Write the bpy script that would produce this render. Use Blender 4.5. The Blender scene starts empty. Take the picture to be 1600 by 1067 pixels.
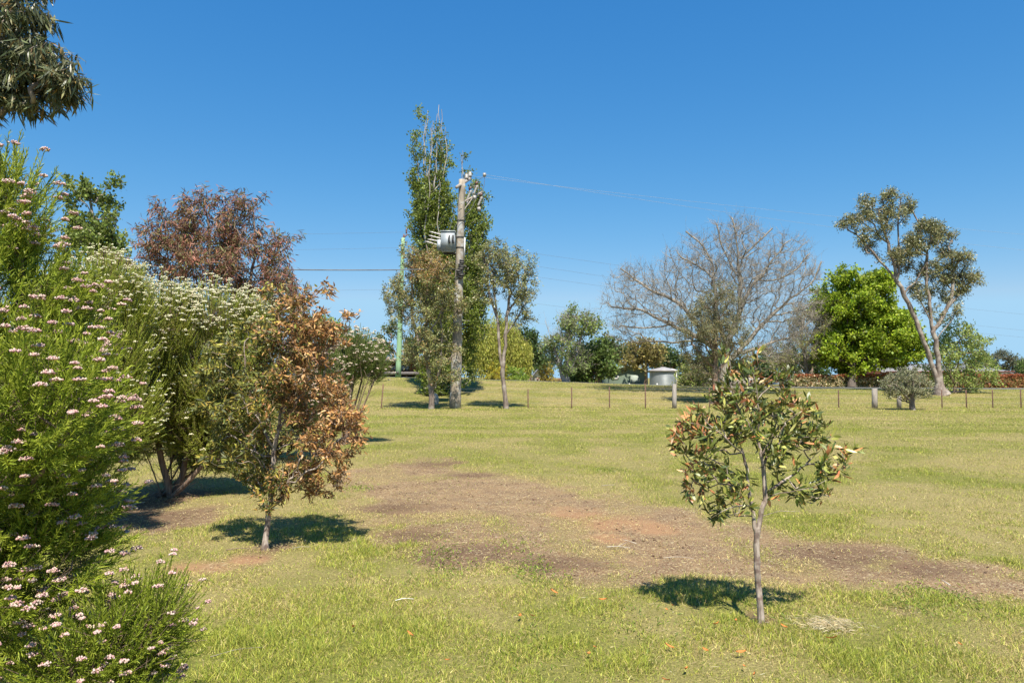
import bpy, math, time
import numpy as np
from math import radians as R
T0 = time.time()
rng = np.random.default_rng(11)
sc = bpy.context.scene
COL = sc.collection
F = 1110.0                       # focal length in photo pixels
H = 1.6                          # eye height
PITCH = math.atan(56.5 / F)
SP, CP = math.sin(PITCH), math.cos(PITCH)
SUN_EL, SUN_DX = 60.0, -0.16     # shadows fall away from the eye, a little to the left

# ------------------------------------------------------------------ noise / terrain
_T = np.random.default_rng(3).random((256, 256))
def vnoise(x, y):
    xi = np.floor(x).astype(int); yi = np.floor(y).astype(int)
    fx = x - xi; fy = y - yi
    fx = fx * fx * (3 - 2 * fx); fy = fy * fy * (3 - 2 * fy)
    a = _T[xi % 256, yi % 256]; b = _T[(xi + 1) % 256, yi % 256]
    c = _T[xi % 256, (yi + 1) % 256]; d = _T[(xi + 1) % 256, (yi + 1) % 256]
    return (a * (1 - fx) + b * fx) * (1 - fy) + (c * (1 - fx) + d * fx) * fy
def fbm(x, y, o=4):
    s = 0; a = .5; t = 0
    for k in range(o):
        s = s + a * vnoise(x * 2 ** k + 17.3 * k, y * 2 ** k + 5.1 * k); t += a; a *= .5
    return s / t
def terrain(x, y):
    x = np.asarray(x, float); y = np.asarray(y, float)
    h = np.interp(x, [-80, -13.4, -4.8, 2.9, 15.3, 38, 90], [1.95, 1.72, 1.5, 1.27, .86, .70, .6])
    t = np.clip((y - 38.5) / 14.0, 0, 1)
    t = t * t * (3 - 2 * t)
    near = np.clip((45 - y) / 8, 0, 1)
    return h * t + (fbm(x * .35, y * .35, 3) - .5) * .09 * near
def tz(x, y): return float(terrain(np.array([x]), np.array([y]))[0])
def P(px, py, d):
    v = (533.5 - py) / F
    dy = CP - v * SP
    s = d / dy
    return np.array([(px - 800) / F * s, d, H + (SP + v * CP) * s])
def G(px, py):
    v = (533.5 - py) / F
    dz = SP + v * CP
    s = -H / dz
    return np.array([(px - 800) / F * s, (CP - v * SP) * s])

# ------------------------------------------------------------------ mesh building
class MB:
    def __init__(s): s.V = []; s.F = []; s.C = []; s.n = 0
    def add(s, V, faces, col=None):
        V = np.asarray(V, np.float32).reshape(-1, 3)
        for f in (faces if isinstance(faces, list) else [faces]):
            s.F.append(np.asarray(f, np.int32) + s.n)
        s.V.append(V); s.n += len(V)
        if col is None: col = np.ones((len(V), 3))
        col = np.asarray(col, np.float32)
        if col.ndim == 1: col = np.tile(col, (len(V), 1))
        s.C.append(col)
    def build(s, name, mat, parent=None, loc=(0, 0, 0), smooth=False, attrs=None):
        me = bpy.data.meshes.new(name)
        if s.n:
            V = np.concatenate(s.V) - np.asarray(loc, np.float32)
            tot = np.concatenate([np.full(len(f), f.shape[1], np.int32) for f in s.F])
            L = np.concatenate([f.ravel() for f in s.F])
            me.vertices.add(len(V)); me.vertices.foreach_set('co', V.ravel())
            me.loops.add(len(L)); me.loops.foreach_set('vertex_index', L)
            st = np.concatenate([[0], np.cumsum(tot)[:-1]]).astype(np.int32)
            me.polygons.add(len(tot)); me.polygons.foreach_set('loop_start', st)
            me.polygons.foreach_set('loop_total', tot)
            if smooth: me.polygons.foreach_set('use_smooth', np.ones(len(tot), bool))
            C = np.concatenate(s.C)
            a = me.color_attributes.new('Col', 'FLOAT_COLOR', 'POINT')
            a.data.foreach_set('color', np.concatenate([C, np.ones((len(C), 1), np.float32)], 1).astype(np.float32).ravel())
            for k, v in (attrs or {}).items():
                at = me.attributes.new(k, 'FLOAT', 'POINT'); at.data.foreach_set('value', np.asarray(v, np.float32))
            me.update(calc_edges=True)
        me.materials.append(mat)
        o = bpy.data.objects.new(name, me); COL.objects.link(o)
        if parent is not None: o.parent = parent
        else: o.location = loc
        return o
def tag(o, label=None, cat=None, group=None, kind=None):
    if label: o['label'] = label
    if cat: o['category'] = cat
    if group: o['group'] = group
    if kind: o['kind'] = kind
    return o
def empty(name, loc, label, cat, group=None):
    o = bpy.data.objects.new(name, None); o.location = [float(v) for v in loc]
    o.empty_display_size = .2
    COL.objects.link(o); return tag(o, label, cat, group)

def norm(a): return a / np.maximum(np.linalg.norm(a, axis=-1, keepdims=True), 1e-9)
def perp(D, r=None):
    """random unit vectors perpendicular to D"""
    q = (r or rng).normal(size=D.shape)
    return norm(np.cross(D, q))

def box(mb, x0, x1, y0, y1, z0, z1, col=None):
    V = [(x, y, z) for z in (z0, z1) for y in (y0, y1) for x in (x0, x1)]
    mb.add(V, np.array([[0, 2, 3, 1], [4, 5, 7, 6], [0, 1, 5, 4], [2, 6, 7, 3], [0, 4, 6, 2], [1, 3, 7, 5]]), col)
def tube(mb, pts, rad, n=6, col=None, cap=True):
    pts = np.asarray(pts, float); m = len(pts)
    rad = np.broadcast_to(np.asarray(rad, float), (m,))
    t = np.gradient(pts, axis=0); t = norm(t)
    mean = norm((pts[-1] - pts[0])[None])[0]
    ref = np.eye(3)[np.argmin(np.abs(mean))]
    u = norm(ref - (t @ ref)[:, None] * t); w = np.cross(t, u)
    a = np.arange(n) * 2 * math.pi / n
    V = pts[:, None] + rad[:, None, None] * (np.cos(a)[None, :, None] * u[:, None] + np.sin(a)[None, :, None] * w[:, None])
    i = np.arange(m - 1)[:, None] * n; j = np.arange(n)[None]; k = (j + 1) % n
    f = np.stack([i + j, i + k, i + n + k, i + n + j], -1).reshape(-1, 4)
    fs = [f]
    if cap and n > 3:
        fs.append(np.array([list(range(n))[::-1]])); fs.append(np.array([[(m - 1) * n + q for q in range(n)]]))
    mb.add(V.reshape(-1, 3), fs, col)
def prisms(mb, A, B, ra, rb, col=None):
    """many thin 3-sided twigs at once"""
    D = norm(B - A); u = perp(D); w = np.cross(D, u)
    a = np.arange(3) * 2 * math.pi / 3
    ring = np.cos(a)[None, :, None] * u[:, None] + np.sin(a)[None, :, None] * w[:, None]
    ra = np.broadcast_to(ra, (len(A),)); rb = np.broadcast_to(rb, (len(A),))
    V = np.concatenate([A[:, None] + ring * ra[:, None, None], B[:, None] + ring * rb[:, None, None]], 1)
    b = np.arange(len(A))[:, None, None] * 6
    q = np.array([[0, 1, 4, 3], [1, 2, 5, 4], [2, 0, 3, 5]])[None]
    c = None if col is None else (np.repeat(col, 6, 0) if np.ndim(col) == 2 else col)
    mb.add(V.reshape(-1, 3), (b + q).reshape(-1, 4), c)
def leaves(mb, Pos, D, L, W, col, curved=False, nrm=None, bend=.25):
    n = len(Pos); L = np.broadcast_to(L, (n,))[:, None]; W = np.broadcast_to(W, (n,))[:, None]
    D = norm(D)
    N = perp(D) if nrm is None else norm(nrm - (nrm * D).sum(1, keepdims=True) * D)
    S = np.cross(D, N)
    if not curved:
        V = np.stack([Pos, Pos + D * L * .45 + S * W * .5, Pos + D * L, Pos + D * L * .45 - S * W * .5], 1)
        f = np.arange(n)[:, None] * 4 + np.arange(4)[None]
        mb.add(V.reshape(-1, 3), f, np.repeat(col, 4, 0))
    else:
        def at(t): return Pos + D * L * t - N * L * bend * t * t
        a, b = at(.3), at(.68)
        V = np.stack([Pos, a + S * W * .45, a - S * W * .45, b + S * W * .42, b - S * W * .42, at(1.)], 1)
        i = np.arange(n)[:, None] * 6
        mb.add(V.reshape(-1, 3), [i + np.array([[0, 1, 2]]), i + np.array([[1, 3, 4, 2]]), i + np.array([[3, 5, 4]])], np.repeat(col, 6, 0))
def pick(cols, n, jit=.14):
    c = np.array([k[:3] for k in cols], float); w = np.array([k[3] if len(k) > 3 else 1 for k in cols], float)
    i = rng.choice(len(c), n, p=w / w.sum())
    return np.clip(c[i] * (1 + jit * rng.normal(size=(n, 1))) * (1 + .04 * rng.normal(size=(n, 3))), .004, .95)

# ------------------------------------------------------------------ materials
def newmat(name):
    m = bpy.data.materials.new(name); m.use_nodes = True
    nt = m.node_tree; nt.nodes.clear()
    out = nt.nodes.new('ShaderNodeOutputMaterial')
    b = nt.nodes.new('ShaderNodeBsdfPrincipled'); nt.links.new(b.outputs[0], out.inputs[0])
    return m, nt, b, out
def leafmat(name, trans=.3, rough=.5, spec=.3):
    m, nt, b, out = newmat(name)
    a = nt.nodes.new('ShaderNodeAttribute'); a.attribute_name = 'Col'
    nt.links.new(a.outputs['Color'], b.inputs['Base Color'])
    b.inputs['Roughness'].default_value = rough
    b.inputs['Specular IOR Level'].default_value = spec
    if trans:
        t = nt.nodes.new('ShaderNodeBsdfTranslucent')
        g = nt.nodes.new('ShaderNodeGamma'); g.inputs[1].default_value = .85
        nt.links.new(a.outputs['Color'], g.inputs[0]); nt.links.new(g.outputs[0], t.inputs[0])
        mx = nt.nodes.new('ShaderNodeMixShader'); mx.inputs[0].default_value = trans
        nt.links.new(b.outputs[0], mx.inputs[1]); nt.links.new(t.outputs[0], mx.inputs[2])
        nt.links.new(mx.outputs[0], out.inputs[0])
    return m
def surf(name, c1, c2, scale=8, stretch=(1, 1, 1), rough=.8, bump=.3, detail=5, contrast=(.35, .65), metal=0, c3=None, c3scale=2):
    m, nt, b, out = newmat(name); N = nt.nodes; K = nt.links
    tc = N.new('ShaderNodeTexCoord'); mp = N.new('ShaderNodeMapping'); mp.inputs['Scale'].default_value = stretch
    K.new(tc.outputs['Object'], mp.inputs[0])
    no = N.new('ShaderNodeTexNoise'); no.inputs['Scale'].default_value = scale; no.inputs['Detail'].default_value = detail
    K.new(mp.outputs[0], no.inputs['Vector'])
    cr = N.new('ShaderNodeValToRGB'); cr.color_ramp.elements[0].position = contrast[0]; cr.color_ramp.elements[1].position = contrast[1]
    cr.color_ramp.elements[0].color = (*c1, 1); cr.color_ramp.elements[1].color = (*c2, 1)
    K.new(no.outputs[0], cr.inputs[0]); src = cr.outputs[0]
    if c3 is not None:
        n2 = N.new('ShaderNodeTexNoise'); n2.inputs['Scale'].default_value = c3scale; n2.inputs['Detail'].default_value = 8
        K.new(tc.outputs['Object'], n2.inputs['Vector'])
        r2 = N.new('ShaderNodeValToRGB'); r2.color_ramp.elements[0].position = .5; r2.color_ramp.elements[1].position = .6
        K.new(n2.outputs[0], r2.inputs[0])
        mx = N.new('ShaderNodeMix'); mx.data_type = 'RGBA'; mx.inputs[7].default_value = (*c3, 1)
        K.new(r2.outputs[0], mx.inputs[0]); K.new(src, mx.inputs[6]); src = mx.outputs[2]
    K.new(src, b.inputs['Base Color'])
    b.inputs['Roughness'].default_value = rough; b.inputs['Metallic'].default_value = metal
    if bump:
        bp = N.new('ShaderNodeBump'); bp.inputs['Strength'].default_value = bump; bp.inputs['Distance'].default_value = .02
        K.new(no.outputs[0], bp.inputs['Height']); K.new(bp.outputs[0], b.inputs['Normal'])
    return m
M = dict(
    leaf=leafmat('leaf', .4), leafdry=leafmat('dry_leaf', .22, .7, .15), leafgum=leafmat('gum_leaf', .15, .42, .45),
    grass=leafmat('grass_blade', .3, .6, .25), flower=leafmat('flower', .2, .7, .1),
    bark_gum=surf('gum_bark', (.24, .19, .155), (.11, .08, .065), 5, (3, 3, .7), bump=.6, c3=(.30, .255, .215)),
    bark_grey=surf('grey_bark', (.15, .12, .10), (.31, .26, .22), 5, (4, 4, .6), bump=.7),
    bark_twig=surf('twig_bark', (.17, .145, .115), (.35, .31, .265), 5, (4, 4, .8), bump=.3),
    bark_shaded=surf('shaded_bark', (.06, .045, .035), (.13, .10, .08), 6, (3, 3, .6), bump=.6),  # bark colour darkened to carry the crown's shade on the lime tree trunk
    bark_brown=surf('brown_bark', (.13, .08, .055), (.27, .19, .14), 12, (3, 3, .6), bump=.6),
    bark_sap=surf('sapling_bark', (.20, .15, .12), (.42, .35, .295), 22, (2, 2, .5), bump=.5, c3=(.16, .11, .09), c3scale=14),
    bark_white=surf('white_bark', (.42, .38, .34), (.25, .215, .19), 3, (3, 3, .6), bump=.3),
    pole=surf('weathered_pole', (.33, .275, .21), (.19, .16, .13), 4, (2, 2, .4), bump=.5, c3=(.38, .37, .35), c3scale=2.6),
    greenpole=surf('green_pole_wood', (.20, .34, .19), (.27, .42, .25), 3, (3, 3, .3), bump=.2),
    metal=surf('galvanised', (.30, .33, .35), (.38, .41, .43), 2, rough=.45, bump=0, metal=.2),
    dark=surf('dark_metal', (.03, .03, .03), (.06, .055, .05), 5, rough=.6, bump=.1),
    rust=surf('rusty_steel', (.09, .05, .035), (.17, .09, .06), 9, rough=.9, bump=.2),
    wood=surf('grey_timber', (.22, .19, .165), (.36, .32, .285), 7, (3, 3, .4), bump=.5),
    ceramic=surf('ceramic', (.27, .25, .235), (.36, .34, .32), 6, rough=.35, bump=0),
    brown_ins=surf('brown_insulator', (.10, .05, .04), (.16, .08, .06), 6, rough=.4, bump=0),
    wire=surf('wire', (.10, .10, .11), (.16, .16, .17), 3, rough=.6, bump=0),
    palewire=surf('aluminium_wire', (.26, .29, .33), (.32, .35, .4), 3, rough=.5, bump=0),
    white=surf('white_paint', (.72, .70, .67), (.80, .79, .77), 4, rough=.6, bump=.05),
    stone=surf('pale_stone', (.36, .31, .25), (.50, .45, .38), 5, rough=.9, bump=.4),
)

# ------------------------------------------------------------------ ground
PATCH = np.array([G(*p) for p in [(520, 738), (560, 726), (620, 722), (690, 719), (730, 728), (790, 738), (860, 752), (930, 776), (990, 787), (1070, 800),
    (1160, 822), (1250, 842), (1340, 856), (1440, 872), (1530, 884), (1640, 896), (1700, 905), (1700, 942), (1580, 934), (1480, 930), (1380, 926), (1280, 920), (1200, 912), (1110, 905),
    (1010, 908), (930, 905), (860, 912), (790, 900), (740, 900), (700, 872), (660, 845), (620, 828), (585, 812), (560, 790), (560, 770), (530, 755)]])
REDS = [(G(960, 815), .55, .22), (G(900, 800), .42, .22), (G(1010, 822), .5, .16), (G(300, 884), .45, .16), (G(390, 868), .3, .12), (G(945, 838), .3, .1)]
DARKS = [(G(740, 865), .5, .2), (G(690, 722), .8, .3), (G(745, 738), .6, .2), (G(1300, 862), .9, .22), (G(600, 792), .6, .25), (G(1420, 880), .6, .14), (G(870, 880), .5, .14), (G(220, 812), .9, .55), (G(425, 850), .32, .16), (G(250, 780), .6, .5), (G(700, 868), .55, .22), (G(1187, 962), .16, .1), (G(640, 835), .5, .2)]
def poly_sd(px, py, poly):
    best = np.full(px.shape, 1e9); ins = np.zeros(px.shape, bool)
    for i in range(len(poly)):
        a = poly[i]; b = poly[(i + 1) % len(poly)]; e = b - a
        t = np.clip(((px - a[0]) * e[0] + (py - a[1]) * e[1]) / (e @ e), 0, 1)
        best = np.minimum(best, np.hypot(px - a[0] - e[0] * t, py - a[1] - e[1] * t))
        c = ((a[1] > py) != (b[1] > py)) & (px < (b[0] - a[0]) * (py - a[1]) / (b[1] - a[1] + 1e-12) + a[0])
        ins ^= c
    return np.where(ins, best, -best)
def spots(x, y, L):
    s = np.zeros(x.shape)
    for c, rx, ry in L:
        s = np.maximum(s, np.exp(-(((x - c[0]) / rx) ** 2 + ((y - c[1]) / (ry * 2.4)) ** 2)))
    return s
def bare(x, y):
    sd = poly_sd(x, y, PATCH)
    n = fbm(x * 2.2, y * 1.6, 4) - .5; n2 = fbm(x * 6 + 40, y * 5, 3) - .5
    b = np.clip((sd + n * 1.3 + n2 * .5) / .5 + .6, 0, 1)
    b = b * (.70 + .55 * np.clip((fbm(x * 1.3 + 9, y * 1.1 + 3, 3) - .38) * 4, 0, .6))
    s = np.maximum(spots(x, y, REDS), spots(x, y, DARKS))
    return np.clip(np.maximum(b, np.clip((s + n * 1.2 - .3) * 2.2, 0, 1)), 0, 1)
def dryness(x, y):
    """0 = green, 1 = straw"""
    n = fbm(x * .9 + 3, y * .7 + 8, 4); s = fbm(x * .22 + 1.5 * np.sin(y * .15), y * 1.0 + x * .18, 3)
    far = np.clip((y - 9) / 10, 0, 1)
    w = n * (1 - .5 * far) + s * .5 * far
    return np.clip((w - .33) * 3.1, 0, 1)

def make_ground():
    ys = np.concatenate([np.arange(-40, 0, 2.5), np.arange(0, 14, .07), np.arange(14, 70, .35), np.geomspace(70, 2500, 34)])
    u = np.concatenate([np.arange(-8, 8, .07)])
    r = np.concatenate([np.arange(8, 16, .3), np.arange(16, 70, 1.2), np.geomspace(70, 2500, 20)])
    xs = np.concatenate([-r[::-1], u[u > -8 + 1e-6], r])
    X, Y = np.meshgrid(xs, ys)
    Z = terrain(X, Y)
    b = bare(X.ravel(), Y.ravel()); red = spots(X.ravel(), Y.ravel(), REDS); dk = spots(X.ravel(), Y.ravel(), DARKS)
    Z = Z.ravel() - .02 * b + .02 * b * (fbm(X.ravel() * 9, Y.ravel() * 9, 3) - .5)
    V = np.stack([X.ravel(), Y.ravel(), Z], 1)
    nx, ny = len(xs), len(ys)
    i = np.arange(ny - 1)[:, None] * nx + np.arange(nx - 1)[None]
    f = np.stack([i, i + 1, i + nx + 1, i + nx], -1).reshape(-1, 4)
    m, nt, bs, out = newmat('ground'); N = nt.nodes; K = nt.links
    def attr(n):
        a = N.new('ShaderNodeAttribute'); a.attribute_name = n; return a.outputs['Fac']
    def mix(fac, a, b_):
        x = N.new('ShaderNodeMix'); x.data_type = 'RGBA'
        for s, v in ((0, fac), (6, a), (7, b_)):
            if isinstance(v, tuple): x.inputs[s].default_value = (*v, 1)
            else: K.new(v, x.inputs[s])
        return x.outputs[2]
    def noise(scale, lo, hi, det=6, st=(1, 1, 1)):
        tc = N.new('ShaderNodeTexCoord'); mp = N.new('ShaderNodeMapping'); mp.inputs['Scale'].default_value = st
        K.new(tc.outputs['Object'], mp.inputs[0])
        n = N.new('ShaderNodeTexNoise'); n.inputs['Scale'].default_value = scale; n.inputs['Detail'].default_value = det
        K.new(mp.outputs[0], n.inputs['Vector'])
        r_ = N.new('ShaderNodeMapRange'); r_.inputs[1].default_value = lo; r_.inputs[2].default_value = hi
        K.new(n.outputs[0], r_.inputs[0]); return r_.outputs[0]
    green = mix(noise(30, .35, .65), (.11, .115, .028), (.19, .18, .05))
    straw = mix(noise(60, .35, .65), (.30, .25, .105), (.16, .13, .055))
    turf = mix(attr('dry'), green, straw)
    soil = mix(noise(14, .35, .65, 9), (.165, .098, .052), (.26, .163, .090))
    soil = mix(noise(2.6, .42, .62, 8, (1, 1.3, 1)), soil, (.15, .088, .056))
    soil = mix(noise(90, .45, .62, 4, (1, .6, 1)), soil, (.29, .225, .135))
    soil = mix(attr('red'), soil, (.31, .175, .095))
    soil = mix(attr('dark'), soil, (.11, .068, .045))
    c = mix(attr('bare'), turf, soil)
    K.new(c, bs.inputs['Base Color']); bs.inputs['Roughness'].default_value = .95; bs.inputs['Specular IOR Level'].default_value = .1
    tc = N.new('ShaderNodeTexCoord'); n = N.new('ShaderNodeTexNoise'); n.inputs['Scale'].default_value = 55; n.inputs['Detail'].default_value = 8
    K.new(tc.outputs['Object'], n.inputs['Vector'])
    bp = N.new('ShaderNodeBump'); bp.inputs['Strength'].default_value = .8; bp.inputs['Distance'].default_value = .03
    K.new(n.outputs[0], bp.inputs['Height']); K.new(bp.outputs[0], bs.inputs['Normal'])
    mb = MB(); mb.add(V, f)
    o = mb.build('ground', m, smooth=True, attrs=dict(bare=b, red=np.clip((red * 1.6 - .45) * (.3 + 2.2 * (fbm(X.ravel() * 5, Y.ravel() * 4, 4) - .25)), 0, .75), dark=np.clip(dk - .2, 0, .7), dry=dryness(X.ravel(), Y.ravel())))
    tag(o, kind='structure')
make_ground()

def make_grass():
    mb = MB()
    bands = [(3.0, 5.5, 22000, .95), (5.5, 8.5, 11500, 1.15), (8.5, 14, 3800, 1.7), (14, 23, 1300, 2.6), (23, 34, 450, 4.2), (34, 53.5, 170, 6.5)]
    for y0, y1, dens, ws in bands:
        area = (y1 - y0) * (.76 * (y0 + y1) + 3.2)
        n = int(area * dens)
        y = y0 + (y1 - y0) * rng.random(n)
        hw = .76 * y + 1.6
        keep = rng.random(n) < hw / (.76 * y1 + 1.6); y = y[keep]; hw = hw[keep]
        x = (rng.random(len(y)) * 2 - 1) * hw
        b = bare(x, y); dr = dryness(x, y)
        tuft = fbm(x * 3.2 + 50, y * 3.2, 3)
        k = rng.random(len(x)) < np.clip(1.08 - b * .98, .10, 1) * np.clip(.6 + (tuft - .3) * 2.2, .4, 1)
        x, y, b, dr, tuft = x[k], y[k], b[k], dr[k], tuft[k]; n = len(x)
        h = .8 * (.024 + .05 * np.clip((tuft - .35) * 2.6, 0, 1) * (1 - .4 * dr)) * (.5 + rng.random(n)) * (1 - .45 * b)
        long_ = rng.random(n) < .012; h = np.where(long_, h * 2.0, h)
        if y0 > 8: h = np.maximum(h * 1.1, .018 * ws * .62)
        w = (.0024 + .0022 * rng.random(n)) * ws
        straw = rng.random(n) < .26 + .50 * dr + .25 * b
        z = terrain(x, y) - .006
        lean = rng.normal(size=(n, 2)) * np.where(straw, 1.3, .6)[:, None]
        D = norm(np.stack([lean[:, 0], lean[:, 1], np.where(straw, .6, 1.0)], 1))
        D2 = norm(D + np.stack([lean[:, 0], lean[:, 1], -.3 * np.ones(n)], 1) * .55)
        g = pick([(.235, .275, .035, 3), (.34, .365, .05, 3), (.14, .19, .03, 1.5), (.48, .47, .10, 2)], n, .24)
        s = pick([(.62, .51, .22, 2), (.47, .38, .15, 2), (.30, .22, .10, 1.4)], n, .24)
        c = np.where(straw[:, None], s, g)
        a = rng.random(n) * 6.283
        S = np.stack([np.cos(a), np.sin(a), 0 * a], 1)
        B = np.stack([x, y, z], 1)
        if y0 < 8:
            m_ = B + D * (h * .55)[:, None]; t = m_ + D2 * (h * .55)[:, None]
            V = np.stack([B + S * (w * .5)[:, None], B - S * (w * .5)[:, None], m_ + S * (w * .42)[:, None], m_ - S * (w * .42)[:, None], t], 1)
            i = np.arange(n)[:, None] * 5
            mb.add(V.reshape(-1, 3), [i + np.array([[0, 2, 3, 1]]), i + np.array([[2, 4, 3]])], np.repeat(c, 5, 0))
        else:
            V = np.stack([B + S * (w * .5)[:, None], B - S * (w * .5)[:, None], B + D * h[:, None]], 1)
            mb.add(V.reshape(-1, 3), np.arange(n)[:, None] * 3 + np.arange(3)[None], np.repeat(c, 3, 0))
    tag(mb.build('grass', M['grass']), 'short patchy yellow green grass growing over the field', 'grass', kind='stuff')
    # straw and chaff lying on the scraped soil
    mb = MB(); n = 150000
    x = rng.uniform(-5, 8, n); y = 3.4 + 10.6 * rng.random(n) ** 1.3
    b = bare(x, y); cl = fbm(x * 4 + 7, y * 4 + 2, 3)
    k = rng.random(n) < (.12 + b) * np.clip((cl - .36) * 4.5, .08, 1); x, y = x[k], y[k]; n = len(x)
    z = terrain(x, y) + .002 + .012 * rng.random(n)
    a = rng.normal(.1, .9, n)
    D = np.stack([np.cos(a), np.sin(a), rng.normal(0, .12, n)], 1)
    leaves(mb, np.stack([x, y, z], 1), D, .015 + .06 * rng.random(n) ** 2, .003, pick([(.52, .43, .25, 2), (.40, .32, .19, 2), (.25, .17, .11, 1), (.60, .53, .36, .6)], n, .15),
           nrm=np.tile([0, 0, 1.], (n, 1)) + rng.normal(size=(n, 3)) * .4)
    tag(mb.build('dead_grass', M['leafdry']), 'scattered dry grass clippings lying on the scraped soil', 'dead grass', kind='stuff')
    # crumbs of soil and chopped bark on the scraped ground
    mb = MB(); n = 26000
    x = rng.uniform(-6, 9, n); y = 3.4 + 11 * rng.random(n) ** 1.2
    k = rng.random(n) < bare(x, y) ** 2 * np.clip((fbm(x * 3 + 30, y * 3, 3) - .3) * 3, .1, 1); x, y = x[k], y[k]; n = len(x)
    r_ = .003 + .011 * rng.random(n) ** 3
    o6 = np.array([[1, 0, 0], [-1, 0, 0], [0, 1, 0], [0, -1, 0], [0, 0, 1], [0, 0, -1.]]) 
    q = np.stack([x, y, terrain(x, y) - .018], 1)
    V = q[:, None] + r_[:, None, None] * o6[None] * (.6 + .8 * rng.random((n, 6, 1))) * np.array([1.5, 1.2, .7])
    q[:, 2] += 0
    f = np.array([[0, 2, 4], [2, 1, 4], [1, 3, 4], [3, 0, 4], [2, 0, 5], [1, 2, 5], [3, 1, 5], [0, 3, 5]])
    mb.add(V.reshape(-1, 3), (np.arange(n)[:, None, None] * 6 + f[None]).reshape(-1, 3), np.repeat(pick([(.16, .095, .06, 2), (.24, .15, .10, 2), (.10, .06, .04, 1.5), (.32, .24, .16, .6)], n, .2), 6, 0))
    tag(mb.build('soil_crumbs', M['leafdry']), 'loose brown crumbs of soil and bark on the bare patch', 'soil', kind='stuff')
    # low leafy weeds
    mb = MB()
    cs = [(G(812, 858), 40), (G(840, 900), 80), (G(830, 888), 50), (G(560, 760), 90), (G(690, 868), 60), (G(1480, 930), 90), (G(1420, 938), 70), (G(700, 895), 70), (G(830, 1010), 60), (G(1220, 955), 60), (G(1470, 925), 60), (G(950, 735), 100), (G(1000, 975), 50)]
    for c, k in cs:
        q = c + rng.normal(size=(k * 3, 2)) * np.array([.13, .2])
        Pq = np.stack([q[:, 0], q[:, 1], terrain(q[:, 0], q[:, 1]) + .004], 1)
        D = rng.normal(size=(len(q), 3)); D[:, 2] = np.abs(D[:, 2]) * .5 + .25
        leaves(mb, Pq, D, .02 + .025 * rng.random(len(q)), .008, pick([(.18, .23, .03), (.26, .31, .05), (.12, .17, .03)], len(q)), curved=True)
    tag(mb.build('weeds', M['grass']), 'small bright green weeds spreading at the edges of bare soil', 'weeds', kind='stuff')
make_grass()
print('ground', time.time() - T0)

# ------------------------------------------------------------------ plants
def resample(pts, step):
    pts = np.asarray(pts, float); seg = np.linalg.norm(np.diff(pts, axis=0), axis=1); s = np.concatenate([[0], np.cumsum(seg)])
    n = max(3, int(s[-1] / step) + 1); t = np.linspace(0, s[-1], n)
    lin = np.stack([np.interp(t, s, pts[:, k]) for k in range(3)], 1)
    q = lin.copy()
    for _ in range(2):
        q[1:-1] = (q[:-2] + 2 * q[1:-1] + q[2:]) / 4
    return q
def ell(clumps, d, n, sub=0, subr=.3, shell=.5, vert=1.):
    """points inside ellipsoids given in photo pixels at distance d"""
    out = []; w = np.array([c[2] * c[3] * min(c[2], c[3]) * (c[5] if len(c) > 5 else 1) for c in clumps], float) ** .68
    ns = np.maximum(1, (n * w / w.sum()).astype(int))
    for c, k in zip(clumps, ns):
        dd = d + (c[4] if len(c) > 4 else 0)
        ctr = P(c[0], c[1], dd); rad = np.array([c[2], min(c[2], c[3] * 1.3), c[3]]) * dd / F
        def smp(m, s):
            q = norm(rng.normal(size=(m, 3))) * rng.random((m, 1)) ** s
            return ctr + q * rad
        if sub:
            K = max(2, int(k / sub)); cc = smp(K, shell * .6)
            out.append(cc[rng.integers(K, size=k)] + rng.normal(size=(k, 3)) * subr * np.array([1 / vert ** .5, 1 / vert ** .5, vert]))
        else: out.append(smp(k, shell))
    return np.concatenate(out)
def grow(seeds, pts, bf):
    """greedy minimum-cost tree from the seeded trunk polylines to the points"""
    N = [s for s, _ in seeds]; pos = []; par = []; pl = []
    for poly, start in seeds:
        base = len(pos)
        if start is None: pi = -1; p0 = 0.
        else:
            A = np.array(pos); pi = int(np.argmin(np.linalg.norm(A - poly[0], axis=1))); p0 = pl[pi] + np.linalg.norm(A[pi] - poly[0])
        for k, q in enumerate(poly):
            if k == 0 and pi >= 0 and np.linalg.norm(pos[pi] - q) < 1e-4: base -= 1; continue
            if len(par) and k > 0: pr = len(pos) - 1 if not (k == 1 and pi >= 0 and len(pos) == base + 1) else pi
            else: pr = pi
            pos.append(q); par.append(pr); pl.append((pl[pr] + np.linalg.norm(q - pos[pr])) if pr >= 0 else 0.)
    ns = len(pos)
    A = np.array(pos); Lp = np.array(pl)
    n = len(pts)
    D = np.linalg.norm(pts[:, None] - A[None], axis=2)
    # nothing joins the lowest part of the trunk
    C = D * (1 + bf) + bf * Lp[None]
    z0 = A[0, 2]; zt = pts[:, 2].min()
    C[:, A[:, 2] < z0 + .55 * (zt - z0)] += 50
    j = C.argmin(1); best = C[np.arange(n), j]; bp = j.copy(); bd = D[np.arange(n), j]
    alive = np.ones(n, bool); pos = list(A); pl = list(Lp); par = list(par)
    for _ in range(n):
        i = int(np.argmin(np.where(alive, best, 1e9)))
        alive[i] = False; pl.append(pl[bp[i]] + bd[i]); pos.append(pts[i]); par.append(int(bp[i])); me = len(pos) - 1
        d = np.linalg.norm(pts - pts[i], axis=1); c = d * (1 + bf) + bf * pl[-1]
        m = alive & (c < best); best[m] = c[m]; bp[m] = me; bd[m] = d[m]
    return np.array(pos), np.array(par), ns
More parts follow.
